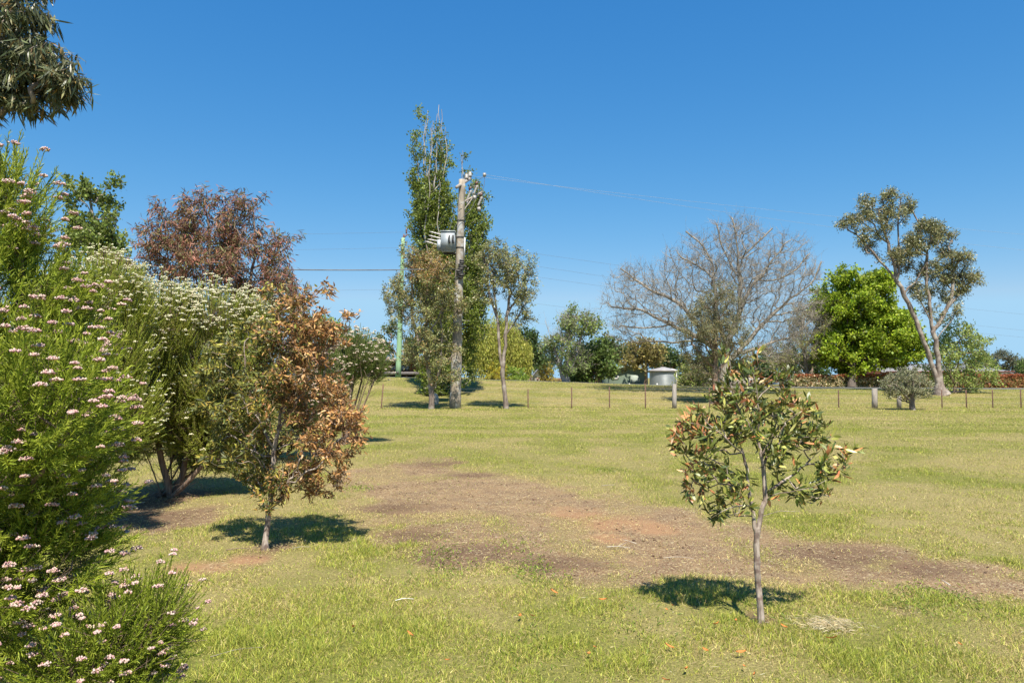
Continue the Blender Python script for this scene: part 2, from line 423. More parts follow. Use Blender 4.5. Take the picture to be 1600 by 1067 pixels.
def wood(mb, pos, par, Rb, tip, d, flare=.35, ns_=0, seedmin=0):
    n = len(pos); cnt = np.ones(n); kids = [[] for _ in range(n)]
    # children always come after parents
    for i in range(n - 1, 0, -1):
        if par[i] >= 0: cnt[par[i]] += cnt[i]; kids[par[i]].append(i)
    e = math.log(max(cnt[0], 2)) / math.log(Rb / tip)
    r = tip * cnt ** (1 / e)
    if seedmin: r[:ns_] = np.maximum(r[:ns_], seedmin)
    hgt = pos[:, 2] - pos[0, 2]
    r = r * (1 + flare * np.exp(-hgt / (Rb * 2.2)))
    roots = [(0, None)]
    while roots:
        i, p = roots.pop(); ch = [] if p is None else [p]
        cur = i
        while True:
            ch.append(cur); k = kids[cur]
            if not k: break
            k = sorted(k, key=lambda q: -cnt[q])
            for q in k[1:]: roots.append((q, cur))
            cur = k[0]
        if len(ch) < 2: continue
        Q = pos[ch]; rr = r[ch].copy()
        if p is not None: rr[0] = rr[1]
        px = rr.max() / d * F * .64
        ns = 4 if px < .8 else 5 if px < 2 else 8 if px < 6 else 12
        if px < .5: ns = 3
        if ns > 3 and len(Q) > 2:
            Q2 = resample_keep(Q); R2 = np.interp(np.linspace(0, len(Q) - 1, len(Q2)), np.arange(len(Q)), rr); 
            if ns >= 8: R2 = R2 * (1 + .05 * rng.normal(size=len(R2)))
            tube(mb, Q2, R2, ns, cap=False)
        else: tube(mb, Q, rr, 3 if px < .5 else ns, cap=False)
    return cnt, r
def resample_keep(Q):
    """Catmull-Rom, two steps per segment"""
    A = np.concatenate([[2 * Q[0] - Q[1]], Q, [2 * Q[-1] - Q[-2]]])
    out = []
    for i in range(len(Q) - 1):
        p0, p1, p2, p3 = A[i:i + 4]
        for t in (0, .5):
            out.append(.5 * (2 * p1 + (p2 - p0) * t + (2 * p0 - 5 * p1 + 4 * p2 - p3) * t * t + (3 * p1 - p0 - 3 * p2 + p3) * t ** 3))
    out.append(Q[-1]); return np.array(out)

def plant(name, label, cat, d, trunks, clumps, npts, Rb, leaf, group=None, tip=.004, bf=.25, bark='bark_grey', sub=0, subr=.3, shell=.5,
          step=None, twigs=None, flare=.35, foliage='foliage', vert=1., seedmin=0, leafmat_='leaf'):
    """trunks: lists of (px,py[,extra depth]) ; first is the main stem rooted in the ground"""
    seeds = []
    base = None
    for k, t in enumerate(trunks):
        pts = [P(p[0], p[1], d + (p[2] if len(p) > 2 else 0)) for p in t]
        if k == 0:
            b = pts[0]; b[2] = tz(b[0], b[1]) - .04; base = b.copy()
        q = resample(pts, step or d * .012)
        if k > 0 or True:
            q[1:] += rng.normal(size=(len(q) - 1, 3)) * (step or d * .012) * .06
        seeds.append((q, None if k == 0 else 1))
    pts = ell(clumps, d, npts, sub, subr, shell, vert)
    pts[:, 2] = np.maximum(pts[:, 2], base[2] + .15)
    pos, par, ns = grow(seeds, pts, bf)
    loc = base.copy(); loc[2] += .04
    root = empty(name, loc, label, cat, group)
    mb = MB(); cnt, r = wood(mb, pos, par, Rb, tip, d, flare, ns, seedmin)
    idx = np.arange(len(pos))
    ok = (cnt <= leaf.get('thr', 3)) & (idx >= ns)
    E = idx[ok]; A = pos[par[E]]; B = pos[E]
    if twigs:
        k = twigs['n']; e = E[rng.integers(len(E), size=k)] if twigs.get('tipsonly') else idx[1:][rng.integers(len(idx) - 1, size=k)]
        e = e[(cnt[e] <= twigs.get('thr', 30)) & (par[e] >= 0)]
        t = rng.random((len(e), 1)); s = pos[par[e]] * (1 - t) + pos[e] * t
        dd_ = norm(pos[e] - pos[par[e]]) * .7 + rng.normal(size=(len(e), 3)) * twigs.get('rand', .6) + np.array([0, 0, twigs.get('up', .4)])
        dd_ = norm(dd_); L = twigs['L'] * (.4 + rng.random((len(e), 1)))
        prisms(mb, s, s + dd_ * L, twigs['r'], twigs['r'] * .5)
        # side twiglets
        s2 = s + dd_ * L * rng.random((len(e), 1)); d2 = norm(dd_ + rng.normal(size=dd_.shape) * .6)
        prisms(mb, s2, s2 + d2 * L * .5, twigs['r'] * .7, twigs['r'] * .4)
    mb.build('trunk', M[bark], root, loc, smooth=True)
    if leaf.get('n'):
        k = leaf['n']; ln = np.linalg.norm(B - A, axis=1) + .02; w = ln / ln.sum()
        i = rng.choice(len(E), k, p=w); t = rng.random((k, 1))
        q = A[i] * (1 - t) + B[i] * t + rng.normal(size=(k, 3)) * leaf.get('sig', .03)
        D = norm(B[i] - A[i]) * leaf.get('a', .8) + rng.normal(size=(k, 3)) * leaf.get('b', .7); D[:, 2] += leaf.get('up', .3)
        L = leaf['L'] * (.55 + .75 * rng.random(k)); W = leaf['W'] * (.6 + .6 * rng.random(k))
        c = leaf['cols'](q) if callable(leaf['cols']) else pick(leaf['cols'], k, leaf.get('jit', .16))
        c = c * (1 + .16 * rng.normal(size=len(pos))[E[i]][:, None]).clip(.6, 1.4)
        nr = None
        if leaf.get('flat'): nr = rng.normal(size=(k, 3)) + np.array([0, -leaf['flat'] * .5, leaf['flat']])
        q[:, 2] = np.maximum(q[:, 2], base[2] + .08)
        m2 = MB(); leaves(m2, q, D, L, W, c, curved=leaf.get('curved', False), nrm=nr, bend=leaf.get('bend', .25))
        m2.build(foliage, M[leafmat_], root, loc)
    return root, pos, par, cnt, ns, loc

def shoots(mb, mf, tips, O, A, Ls, k, L, W, cols, flower=None, stemr=.0015, tipcol=None, droop=0.):
    """leafy shoots: origins O, directions A, length Ls, k leaves each, flowers at the tips"""
    n = len(O); A = norm(A)
    up = np.array([0, 0, 1.])
    def at(t): return O + A * Ls[:, None] * t + up * Ls[:, None] * .22 * t * t
    prev = O
    stem = pick(cols, n, .1)
    for t in (.35, .7, 1.):
        q = at(t); prisms(mb, prev, q, stemr, stemr * .8, stem); prev = q
    t = np.tile((np.arange(k) + .5) / k, n)[:, None] * .96 + .04
    OO = np.repeat(O, k, 0); AA = np.repeat(A, k, 0); LL = np.repeat(Ls, k)[:, None]
    p = OO + AA * LL * t + up * LL * .22 * t * t
    ax = norm(AA + up * .44 * t)
    rad = perp(ax)
    D = norm(rad * (1.0 - .45 * t) + ax * (.55 + .6 * t) - up * droop * (1 - t))
    s = L * (.6 + .6 * rng.random(n * k)) * (1.05 - .5 * t[:, 0] ** 3)
    c = pick(cols, n * k, .13)
    if tipcol is not None: c = c * (1 - .6 * t ** 2) + np.array(tipcol) * (.6 * t ** 2) * (1 + .12 * rng.normal(size=(n * k, 1)))
    leaves(mb, p, D, s, W, c, curved=(L > .02), bend=.3)
    if flower:
        sel = rng.random(n) < (flower['prob'](O) if callable(flower['prob']) else flower['prob'])
        T = at(1.02)[sel]; m = len(T); kf = flower['k']; r = flower['r']
        rr = r * (.7 + .6 * rng.random(m))
        off = rng.normal(size=(m, kf, 3)); off = norm(off) * (rng.random((m, kf, 1)) ** .4)
        off[..., 2] = np.abs(off[..., 2]) * .55
        q = (T[:, None] + off * rr[:, None, None]).reshape(-1, 3)
        fr = flower['fr'] * (.7 + .6 * rng.random(len(q)))
        c = pick(flower['cols'], len(q), .10)
        o6 = np.array([[1, 0, 0], [-1, 0, 0], [0, 1, 0], [0, -1, 0], [0, 0, 1], [0, 0, -1.]])
        V = q[:, None] + fr[:, None, None] * o6[None]
        f = np.array([[0, 2, 4], [2, 1, 4], [1, 3, 4], [3, 0, 4], [2, 0, 5], [1, 2, 5], [3, 1, 5], [0, 3, 5]])
        mf.add(V.reshape(-1, 3), (np.arange(len(q))[:, None, None] * 6 + f[None]).reshape(-1, 3), np.repeat(c, 6, 0))
def bush(name, label, d, base, clumps, nsh, shl, k, L, W, cols, flower, Rb=.03, nwood=350, tipcol=None, stemr=.0015, centre=None, stems=6, dead=0, group=None, ywidth=1., zmin=.1, bark='bark_brown', droop=0., upb=.55):
    b = P(base[0], base[1], d) if len(base) == 2 else np.array(base); b[2] = tz(b[0], b[1]) - .03
    ctrs = []; rads = []
    for c in clumps:
        dd = d + (c[4] if len(c) > 4 else 0); ctrs.append(P(c[0], c[1], dd)); rads.append(np.array([c[2], min(c[2], c[3]) * ywidth, c[3]]) * dd / F)
    ctrs = np.array(ctrs); rads = np.array(rads)
    vol = (rads.prod(1)) ** (2 / 3)
    ci = rng.choice(len(ctrs), nsh * 2, p=vol / vol.sum())
    q = norm(rng.normal(size=(nsh * 2, 3)))
    s = .55 + .40 * rng.random((nsh * 2, 1)) ** .7
    lump = 1 + .16 * (fbm(q[:, 0] * 2.5 + ci * 3, q[:, 2] * 2.5 + q[:, 1] * 2, 2) - .5)[:, None] * 2
    O = ctrs[ci] + q * s * rads[ci] * lump
    inside = np.zeros(len(O), bool)
    for c, r in zip(ctrs, rads): inside |= (((O - c) / r) ** 2).sum(1) < .20
    O = O[~inside & (O[:, 2] > b[2] + zmin)][:nsh]; n = len(O)
    cc = b + np.array([0, 0, (ctrs[:, 2].max() - b[2]) * .35]) if centre is None else centre
    j = np.argmin((((O[:, None] - ctrs[None]) / rads[None]) ** 2).sum(2), 1)
    A = norm((O - ctrs[j]) / rads[j]) * .7 + norm(O - cc) * .4 + np.array([0, 0, upb]) + rng.normal(size=(n, 3)) * .22
    Ls = shl * (.6 + .7 * rng.random(n))
    A = norm(A); O2 = O - A * Ls[:, None] * .5
    root = empty(name, (b[0], b[1], b[2] + .03), label, 'bush', group); loc = (b[0], b[1], b[2] + .03)
    # stems
    seeds = []; 
    m = rng.choice(n, min(stems, n), replace=False)
    first = None
    for i_, i in enumerate(m):
        mid = b * .55 + O2[i] * .45 + np.array([0, 0, -.06 * d / 5]) + rng.normal(size=3) * .04
        s0 = b if first is None else b + np.array([rng.normal() * Rb * 1.5, rng.normal() * Rb * 1.5, .03])
        seeds.append((resample([s0, mid, O2[i]], d * .02), None if first is None else 1)); first = 1
    wp = O2[rng.choice(n, min(nwood, n), replace=False)]
    pos, par, ns = grow(seeds, wp, .3)
    mw = MB(); cnt, r = wood(mw, pos, par, Rb, .0022 * max(1, d / 5), d, .2)
    e = rng.integers(1, len(pos), size=dead)
    if dead:
        e = e[par[e] >= 0]; t = rng.random((len(e), 1)); s_ = pos[par[e]] * (1 - t) + pos[e] * t
        D = norm(norm(s_ - b) + rng.normal(size=s_.shape) * .6)
        prisms(mw, s_, s_ + D * (.10 + .25 * rng.random((len(e), 1))) * (d / 6) ** .5, .0016 * max(1, d / 6), .0010 * max(1, d / 6))
    mw.build('stem', M[bark], root, loc, smooth=True)
    ml = MB(); mf = MB()
    shoots(ml, mf, None, O2, A, Ls, k, L, W, cols, flower, stemr, tipcol, droop)
    ml.build('foliage', M['leaf'], root, loc)
    if flower: mf.build('flowers', M['flower'], root, loc)
    return root

# --- pink flowering bushes close on the left
PINK = [(.58, .36, .34, 2), (.62, .45, .41, 2), (.42, .24, .24, 1), (.60, .50, .40, 1.2), (.34, .22, .15, .5)]
GRN = [(.24, .31, .03, 3), (.36, .42, .045, 2), (.13, .18, .02, 1.6)]
bush('flowering_bush', 'tall pink flowered bush with narrow green leaves filling the left edge', 3.3, (-120, 1040),
     [(-70, 400, 130, 190, 0), (15, 345, 62, 95, .05), (20, 480, 110, 110, .1), (90, 560, 85, 120, .2), (110, 660, 85, 120, .1), (60, 640, 110, 130, -.3), (-60, 700, 190, 220, -.2),
      (90, 800, 100, 90, 0), (40, 880, 140, 90, -.1), (-60, 960, 120, 110, -.3)],
     2700, .22, 44, .044, .0042, GRN, dict(prob=lambda O: np.clip((fbm(O[:, 0] * 5, O[:, 2] * 5, 2) - .28) * 1.3, .04, .6), k=36, r=.023, fr=.0052, cols=PINK), Rb=.05, nwood=420, tipcol=(.42, .46, .05), stems=9, dead=2600, stemr=.0024, upb=.25, droop=.1)
bush('flowering_bush', 'low pink flowered bush sprawling over the grass at the bottom left', 3.15, (110, 1190),
     [(235, 985, 62, 75, .1), (180, 1010, 80, 80, 0), (110, 1040, 90, 60, -.1), (200, 1090, 90, 50, 0)],
     800, .19, 36, .028, .0036, GRN, dict(prob=.16, k=28, r=.019, fr=.0050, cols=PINK), Rb=.03, nwood=160, tipcol=(.40, .45, .06), stems=7, dead=700, stemr=.002, upb=.3)

# --- white flowering bushes behind
WHT = [(.72, .68, .50, 3), (.62, .58, .38, 2), (.52, .52, .25, 1)]
YG = [(.38, .42, .055, 3), (.29, .33, .05, 2), (.46, .48, .08, 1.5), (.34, .29, .12, 1.2)]
bush('flowering_bush', 'large white flowered bush on several brown stems behind the brown leaved sapling', 9.7, (266, 776),
     [(330, 508, 95, 50, 0), (255, 514, 70, 60, -.3), (392, 534, 42, 52, 0), (300, 560, 90, 60, 0), (220, 585, 60, 60, -.4), (360, 605, 70, 60, -.2), (240, 650, 75, 50, -.2), (330, 680, 80, 45, 0), (200, 690, 50, 40, -.2), (290, 600, 100, 80, .2), (345, 710, 70, 36, .3), (380, 650, 50, 60, .1), (300, 690, 50, 40, .5)],
     7500, .32, 34, .034, .006, YG, dict(prob=lambda O: np.where(O[:, 2] > 2.02, .85, .07), k=12, r=.034, fr=.009, cols=WHT), Rb=.07, nwood=700, tipcol=(.36, .42, .12), stems=12, dead=5000, stemr=.004, zmin=.28)
bush('flowering_bush', 'rounded yellow green bush dotted white, between the pink bush and the white flowered bush', 8.4, (120, 770),
     [(160, 465, 66, 55, 0), (110, 520, 90, 90, 0), (195, 560, 40, 75, 0), (150, 640, 75, 60, 0), (200, 500, 40, 50, .1), (210, 650, 40, 60, 0), (120, 600, 90, 80, 0)],
     4400, .34, 32, .032, .006, YG, dict(prob=lambda O: np.where(O[:, 2] > 2.2, .6, .16), k=10, r=.028, fr=.008, cols=WHT), Rb=.08, nwood=400, tipcol=(.38, .46, .10), stems=9, dead=900, stemr=.0035, zmin=.5)
bush('flowering_bush', 'vase shaped pale flowered bush on thin bare stems, left of the green pole', 17.5, (535, 690),
     [(563, 560, 38, 34, 0), (535, 585, 26, 30, 0), (590, 572, 18, 26, 0), (548, 545, 20, 20, 0)],
     900, .42, 22, .05, .009, [(.17, .24, .05), (.24, .29, .08)], dict(prob=.35, k=7, r=.045, fr=.015, cols=[(.62, .48, .40), (.66, .60, .46)]), Rb=.045, nwood=160, tipcol=(.33, .38, .12), stems=9, dead=500, stemr=.006, zmin=.9)
bush('flowering_bush', 'dull green bush with faded pink heads just behind the dead orange leaves', 14.5, (490, 705),
     [(488, 560, 38, 55, 0), (510, 625, 30, 50, 0), (470, 640, 40, 50, 0)],
     1100, .42, 22, .045, .008, [(.14, .19, .05), (.20, .23, .08)], dict(prob=.35, k=7, r=.05, fr=.014, cols=[(.55, .38, .34), (.55, .48, .36)]), Rb=.05, nwood=200, tipcol=(.25, .28, .10), stems=7, dead=600, stemr=.005, zmin=.3)
print('bushes', time.time() - T0)

# --- overhanging gum branch, top left, trunk outside the frame
GUM = [(.075, .09, .04, 3), (.12, .135, .06, 2), (.19, .18, .085, 1), (.28, .18, .06, .5)]
plant('gum_tree', 'gum tree with long hanging grey green leaves at the top left corner', 'tree', 5.6,
      [[(-330, 905), (-320, 600), (-290, 300), (-230, 90), (-180, -120)], [(-290, 300), (-170, 190), (-60, 130), (50, 100), (110, 85)], [(-230, 90), (-100, 40), (0, 10), (70, -20)], [(-290, 320), (-160, 250), (-40, 190), (50, 160)]],
      [(20, 35, 62, 50, 0), (60, 100, 72, 50, 0), (20, 140, 80, 50, .1), (-60, 60, 90, 80, 0), (105, 130, 36, 36, 0), (-120, 120, 90, 90, 0), (30, -60, 60, 50)],
      900, .12, dict(n=14000, L=.125, W=.016, cols=GUM, a=.35, b=.62, up=-1.25, curved=True, sig=.02, thr=6, bend=.18), bark='bark_gum', tip=.0022, leafmat_='leafgum')

# --- poplar-like tree far behind the bushes, left
plant('poplar_tree', 'leafy green poplar rising behind the pink bush, against the sky', 'tree', 36,
      [[(150, 640), (152, 500), (148, 400), (142, 300)], [(152, 480), (172, 400), (182, 340)], [(150, 500), (125, 430), (118, 370)]],
      [(142, 310, 24, 28), (130, 350, 26, 34), (150, 380, 34, 36), (178, 365, 16, 34), (160, 430, 34, 36), (168, 292, 8, 8), (172, 340, 10, 12)],
      600, .22, dict(n=11000, L=.17, W=.15, cols=[(.17, .22, .045, 3), (.24, .29, .07, 2), (.11, .145, .035, 1.2)], sig=.12, thr=8, up=.3), tip=.01, sub=16, subr=.3)
plant('small_tree', 'small tree with rusty foliage peeping over the white flowered bush, under the cable', 'tree', 24,
      [[(170, 650), (172, 520), (175, 430)], [(172, 500), (205, 450), (212, 425)]],
      [(160, 405, 18, 16), (185, 410, 20, 20), (212, 428, 9, 14), (180, 450, 40, 25)], 240, .09,
      dict(n=3200, L=.15, W=.045, cols=[(.20, .12, .08), (.16, .14, .06), (.26, .15, .10)], sig=.06, thr=6, up=-.3), tip=.006)
# --- red-brown gum
RED = [(.23, .095, .07, 3), (.17, .11, .055, 2.6), (.15, .155, .06, 2.2), (.34, .19, .14, 1.6), (.36, .20, .11, .6)]
plant('gum_tree', 'young gum tree with reddish brown drooping leaves above the white flowered bush', 'tree', 12.5,
      [[(345, 735), (345, 620), (335, 520), (330, 430), (325, 350)], [(340, 560), (385, 470), (400, 400), (395, 340)], [(338, 540), (290, 450), (275, 390)], [(345, 620), (410, 540), (440, 480)]],
      [(320, 350, 62, 40), (300, 390, 62, 55), (280, 335, 30, 18), (380, 370, 50, 45), (400, 430, 60, 50), (340, 430, 90, 60), (435, 500, 50, 50), (370, 330, 26, 22), (268, 400, 34, 40), (470, 470, 26, 30), (428, 385, 20, 28), (400, 560, 70, 60), (300, 322, 24, 14), (350, 318, 30, 14), (385, 325, 20, 12), (256, 372, 18, 22), (440, 430, 22, 26), (248, 405, 14, 18)],
      1800, .075, dict(n=25000, L=.115, W=.018, cols=RED, a=.6, b=.6, up=-.75, sig=.05, thr=6, curved=True, bend=.15), bark='bark_brown', tip=.003, sub=14, subr=.11, leafmat_='leafdry')

# --- left sapling: green half, dead orange half
def sapcol(q):
    n = len(q); px = q[:, 0] / q[:, 1] * F + 800; py = 590 - (q[:, 2] - H) / q[:, 1] * F
    g = pick([(.15, .16, .045, 2), (.10, .115, .035, 2), (.25, .24, .05, 2.2), (.31, .24, .05, 1.5), (.19, .21, .12, 1)], n, .2)
    o = pick([(.46, .25, .10, 3), (.36, .18, .065, 2), (.60, .39, .21, 1.8), (.22, .13, .07, 1.6), (.30, .24, .07, .8)], n, .2)
    s = (px - 436 - (py > 690) * 14) / 48 + rng.normal(size=n) * .8
    return np.where((s > 0)[:, None], o, g)
plant('young_tree', 'slim sapling with green leaves on one side and dead orange leaves on the other', 'tree', 6.85,
      [[(415, 852), (420, 810), (424, 760), (430, 700), (438, 640), (448, 570), (458, 500)], [(424, 792), (440, 785), (449, 768), (452, 735)], [(430, 705), (400, 650), (385, 590), (380, 540)],
       [(434, 670), (470, 620), (490, 560), (490, 500)], [(430, 705), (480, 680), (520, 660), (550, 640)], [(428, 720), (385, 700), (360, 680)]],
      [(462, 520, 42, 52), (500, 520, 34, 46), (480, 600, 52, 60), (530, 660, 34, 40), (505, 690, 50, 46), (420, 640, 60, 60), (365, 575, 58, 50), (345, 640, 44, 46), (380, 690, 62, 40), (455, 730, 44, 26), (400, 530, 52, 32), (430, 475, 24, 26), (555, 690, 14, 18), (430, 742, 54, 24), (498, 740, 36, 22), (480, 468, 34, 26), (525, 500, 24, 28), (400, 762, 52, 22), (455, 766, 50, 20), (372, 730, 44, 26), (500, 748, 34, 20), (330, 600, 30, 40), (545, 640, 22, 30), (450, 580, 60, 60)],
      1900, .027, dict(n=20000, L=.055, W=.017, cols=sapcol, a=.7, b=.8, up=-.15, sig=.02, thr=5, curved=True, bend=.5), bark='bark_sap', tip=.0016, flare=.5, leafmat_='leafdry', sub=9, subr=.05)
# --- right sapling
def sap2col(q):
    n = len(q); px = q[:, 0] / q[:, 1] * F + 800; py = 590 - (q[:, 2] - H) / q[:, 1] * F
    g = pick([(.12, .15, .03, 3), (.07, .095, .022, 2.2), (.25, .26, .05, 2.6), (.38, .36, .10, 1.6)], n, .2)  # olive leaf tones; pale ones weighted up to stand in for specular leaf edges
    o = pick([(.52, .22, .09, 3), (.36, .14, .06, 1.5), (.56, .36, .20, 1)], n, .18)
    p = .055 + .34 * (px < 1100) + .15 * (py < 650) * (px > 1110) + .26 * (px > 1288)
    return np.where((rng.random(n) < p)[:, None], o, g)
plant('young_tree', 'small sapling with dark green leaves and orange tips standing alone on the right', 'tree', 4.74,
      [[(1188, 966), (1186, 925), (1183, 880), (1180, 840), (1186, 815), (1194, 790), (1197, 770), (1192, 735), (1186, 690), (1173, 665), (1156, 648), (1146, 620), (1140, 590)],
       [(1180, 838), (1176, 800), (1173, 775), (1168, 750), (1166, 715), (1150, 680)], [(1197, 771), (1212, 760), (1232, 747), (1268, 718, .1), (1300, 684, .15)],
       [(1195, 782), (1222, 767, -.1), (1262, 766, -.2), (1290, 750, -.2)], [(1198, 805), (1214, 795, -.1), (1250, 800, -.15)], [(1192, 735), (1206, 690, .1), (1216, 640, .15), (1220, 590, .15)],
       [(1186, 690), (1185, 640, -.1), (1178, 585, -.1)], [(1170, 752), (1130, 730, .1), (1090, 700, .1)], [(1175, 790), (1140, 790, -.1), (1110, 810, -.1)], [(1166, 715), (1120, 670, -.2), (1075, 660, -.2)]],
      [(1175, 650, 72, 46), (1180, 590, 50, 26), (1140, 615, 36, 32), (1120, 690, 50, 44), (1090, 660, 36, 26), (1110, 740, 46, 36), (1140, 790, 44, 26), (1240, 660, 46, 46), (1275, 700, 36, 34), (1255, 770, 40, 24), (1300, 735, 26, 24), (1215, 700, 40, 40), (1060, 690, 18, 26),
       (1085, 770, 18, 16), (1320, 715, 12, 18), (1225, 600, 14, 30), (1130, 560, 14, 18), (1335, 705, 8, 12), (1050, 705, 10, 10), (1185, 556, 8, 14), (1290, 660, 14, 16), (1130, 805, 20, 12), (1150, 760, 30, 22), (1205, 775, 14, 12)],
      560, .021, dict(n=3500, L=.068, W=.019, cols=sap2col, a=.9, b=.62, up=.25, sig=.012, thr=5, curved=True, bend=.22), bark='bark_sap', tip=.0013, flare=.45, shell=.42, leafmat_='leafgum')
print('near trees', time.time() - T0)

# --- gums by the pole
GG = [(.20, .21, .075, 3), (.27, .27, .10, 2), (.13, .14, .05, 1.5), (.32, .24, .07, .8)]
def gumcol(q):
    n = len(q); c = pick(GG, n, .16); o = pick([(.33, .18, .06), (.27, .17, .06)], n, .15)
    px = q[:, 0] / q[:, 1] * F + 800; py = 590 - (q[:, 2] - H) / q[:, 1] * F
    s = np.exp(-((px - 672) / 34) ** 2 - ((py - 412) / 26) ** 2) * .8 + (rng.random(n) < .06)
    return np.where((rng.random(n) < s)[:, None], o, c)
plant('gum_tree', 'grey green gum tree with orange tinged crown just left of the transformer pole', 'tree', 36.6,
      [[(674, 638), (674, 600), (668, 570), (664, 530), (666, 490), (668, 440)], [(672, 615), (684, 596), (690, 560), (690, 500)], [(667, 560), (650, 530), (642, 480), (645, 430)], [(668, 575), (640, 550), (630, 535)], [(664, 530), (695, 480), (700, 450)]],
      [(665, 420, 40, 32), (640, 415, 22, 26), (635, 455, 28, 30), (685, 450, 38, 34), (650, 480, 36, 28), (700, 485, 26, 30), (665, 510, 40, 26), (688, 540, 34, 26), (630, 480, 18, 18), (620, 470, 14, 12), (650, 550, 22, 18), (690, 575, 24, 22), (640, 400, 14, 12)],
      1100, .135, dict(n=24000, L=.13, W=.05, cols=gumcol, sig=.09, thr=6, up=-.35), bark='bark_gum', tip=.008, sub=14, subr=.28, leafmat_='leafgum', group='gum trees along the wire fence')
plant('gum_tree', 'slender gum tree with two forked stems just right of the transformer pole', 'tree', 36.6,
      [[(791, 638), (788, 610), (786, 585), (780, 555), (777, 515), (774, 470), (768, 430)], [(786, 582), (790, 550), (791, 520), (792, 480), (800, 440)], [(791, 520), (812, 490), (824, 470)], [(777, 500), (762, 450), (762, 415)], [(792, 490), (815, 455), (822, 430)]],
      [(768, 395, 24, 20), (785, 410, 32, 24), (765, 425, 22, 22), (805, 425, 28, 24), (822, 450, 20, 22), (795, 450, 26, 18), (826, 485, 14, 14), (760, 455, 12, 16), (810, 470, 16, 12), (765, 478, 8, 7), (750, 400, 10, 12)],
      800, .115, dict(n=13000, L=.13, W=.05, cols=GG, sig=.09, thr=6, up=-.35), bark='bark_gum', tip=.007, sub=14, subr=.26, leafmat_='leafgum', group='gum trees along the wire fence')
# --- Lombardy poplar
PG = [(.16, .205, .03, 3), (.22, .27, .045, 2), (.10, .135, .025, 1.4), (.22, .26, .07, .7)]
plant('lombardy_poplar', 'tall narrow poplar with bare dead tips rising behind the transformer pole', 'tree', 44.5,
      [[(684, 628), (684, 560), (680, 480), (676, 400), (674, 320), (672, 250), (676, 190)], [(682, 520), (664, 440), (660, 380), (662, 300), (662, 230), (669, 172)], [(680, 460), (692, 380), (692, 300), (688, 230), (686, 164)],
       [(684, 540), (712, 460), (735, 400), (738, 340), (742, 290)], [(690, 430), (718, 350), (722, 290), (722, 235)], [(660, 400), (655, 330), (652, 255)], [(676, 300), (680, 240), (672, 200)], [(692, 330), (694, 250), (690, 205)], [(664, 300, -.4), (666, 240, -.4), (661, 205, -.4), (664, 190, -.4)], [(678, 310, -.5), (683, 240, -.5), (680, 200, -.5), (683, 178, -.5)], [(688, 300, -.4), (698, 240, -.4), (696, 200, -.4)],
        [(668, 280, -.5), (676, 225, -.5), (674, 195, -.5)], [(684, 280, -.3), (690, 225, -.3), (692, 190, -.3), (690, 172, -.3)], [(668, 420, -.9), (664, 350, -.9), (672, 300, -.8), (670, 250, -.6)], [(688, 420, -.9), (684, 340, -.9), (688, 280, -.7)], [(734, 380, -.3), (728, 320, -.3), (724, 275, -.3), (719, 240, -.3)]],
      [(656, 228, 6, 20), (650, 285, 8, 26), (670, 310, 16, 45), (692, 262, 9, 28), (693, 315, 14, 45), (668, 360, 24, 45), (690, 380, 26, 50), (672, 430, 30, 45), (738, 335, 14, 28, 0, 1.6), (747, 370, 12, 30, 0, 1.6), (737, 410, 20, 50, 0, 1.5),
       (715, 390, 18, 24), (715, 470, 36, 50), (700, 540, 36, 45), (690, 590, 32, 26), (680, 605, 26, 14), (735, 500, 20, 30)],
      3000, .30, dict(n=72000, L=.14, W=.12, cols=PG, sig=.15, thr=8, up=.5), bark='bark_white', tip=.014, sub=16, subr=.34, bf=.5, vert=2.4, seedmin=.017)
print('gums', time.time() - T0)
# --- willow: hanging curtains of narrow leaves
def willow():
    d = 66; root, pos, par, cnt, ns, loc = plant('willow_tree', 'weeping willow with yellow green hanging branches right of the pole', 'tree', d,
      [[(778, 596), (778, 560), (770, 530), (760, 510)], [(778, 565), (800, 530), (810, 515)], [(778, 560), (785, 520), (780, 505)]],
      [(775, 525, 48, 26), (750, 520, 30, 24), (805, 540, 26, 20)], 240, .4, dict(n=0), tip=.015, bark='bark_brown')
    n = 1500; a = rng.random(n) * 6.283; rr = rng.random(n) ** .5 * 3.3
    x0, z1 = (776 - 800) / F * d, 1.6
    sx = x0 + np.cos(a) * rr; sy = d + np.sin(a) * rr * .9; top = 7.1 - (rr / 3.3) ** 2 * 2.6 + rng.normal(size=n) * .3 + 2.0 * (fbm(sx * .8, sy * .8, 2) - .5)
    L = (top - 1.5) * (.5 + .5 * rng.random(n)); m2 = MB(); k = 22
    t = np.tile((np.arange(k) + .5) / k, n)
    q = np.stack([np.repeat(sx, k), np.repeat(sy, k), np.repeat(top, k) - t * np.repeat(L, k)], 1) + rng.normal(size=(n * k, 3)) * .07
    D = np.tile([0, 0, -1.], (n * k, 1)) + rng.normal(size=(n * k, 3)) * .35
    sh = np.repeat(1 + .22 * rng.normal(size=n), k)[:, None].clip(.5, 1.6)
    leaves(m2, q, D, .28, .075, pick([(.34, .34, .06, 3), (.27, .29, .05, 2), (.42, .40, .10, 1)], n * k) * sh)
    m2.build('foliage', M['leaf'], root, loc)
willow()
DKG = [(.07, .11, .035, 2), (.10, .15, .04, 2), (.05, .08, .03, 1)]
MID = [(.12, .18, .04, 3), (.17, .23, .06, 2), (.08, .12, .03, 1)]
OLV = [(.16, .16, .06, 3), (.21, .19, .08, 2), (.12, .12, .05, 1)]
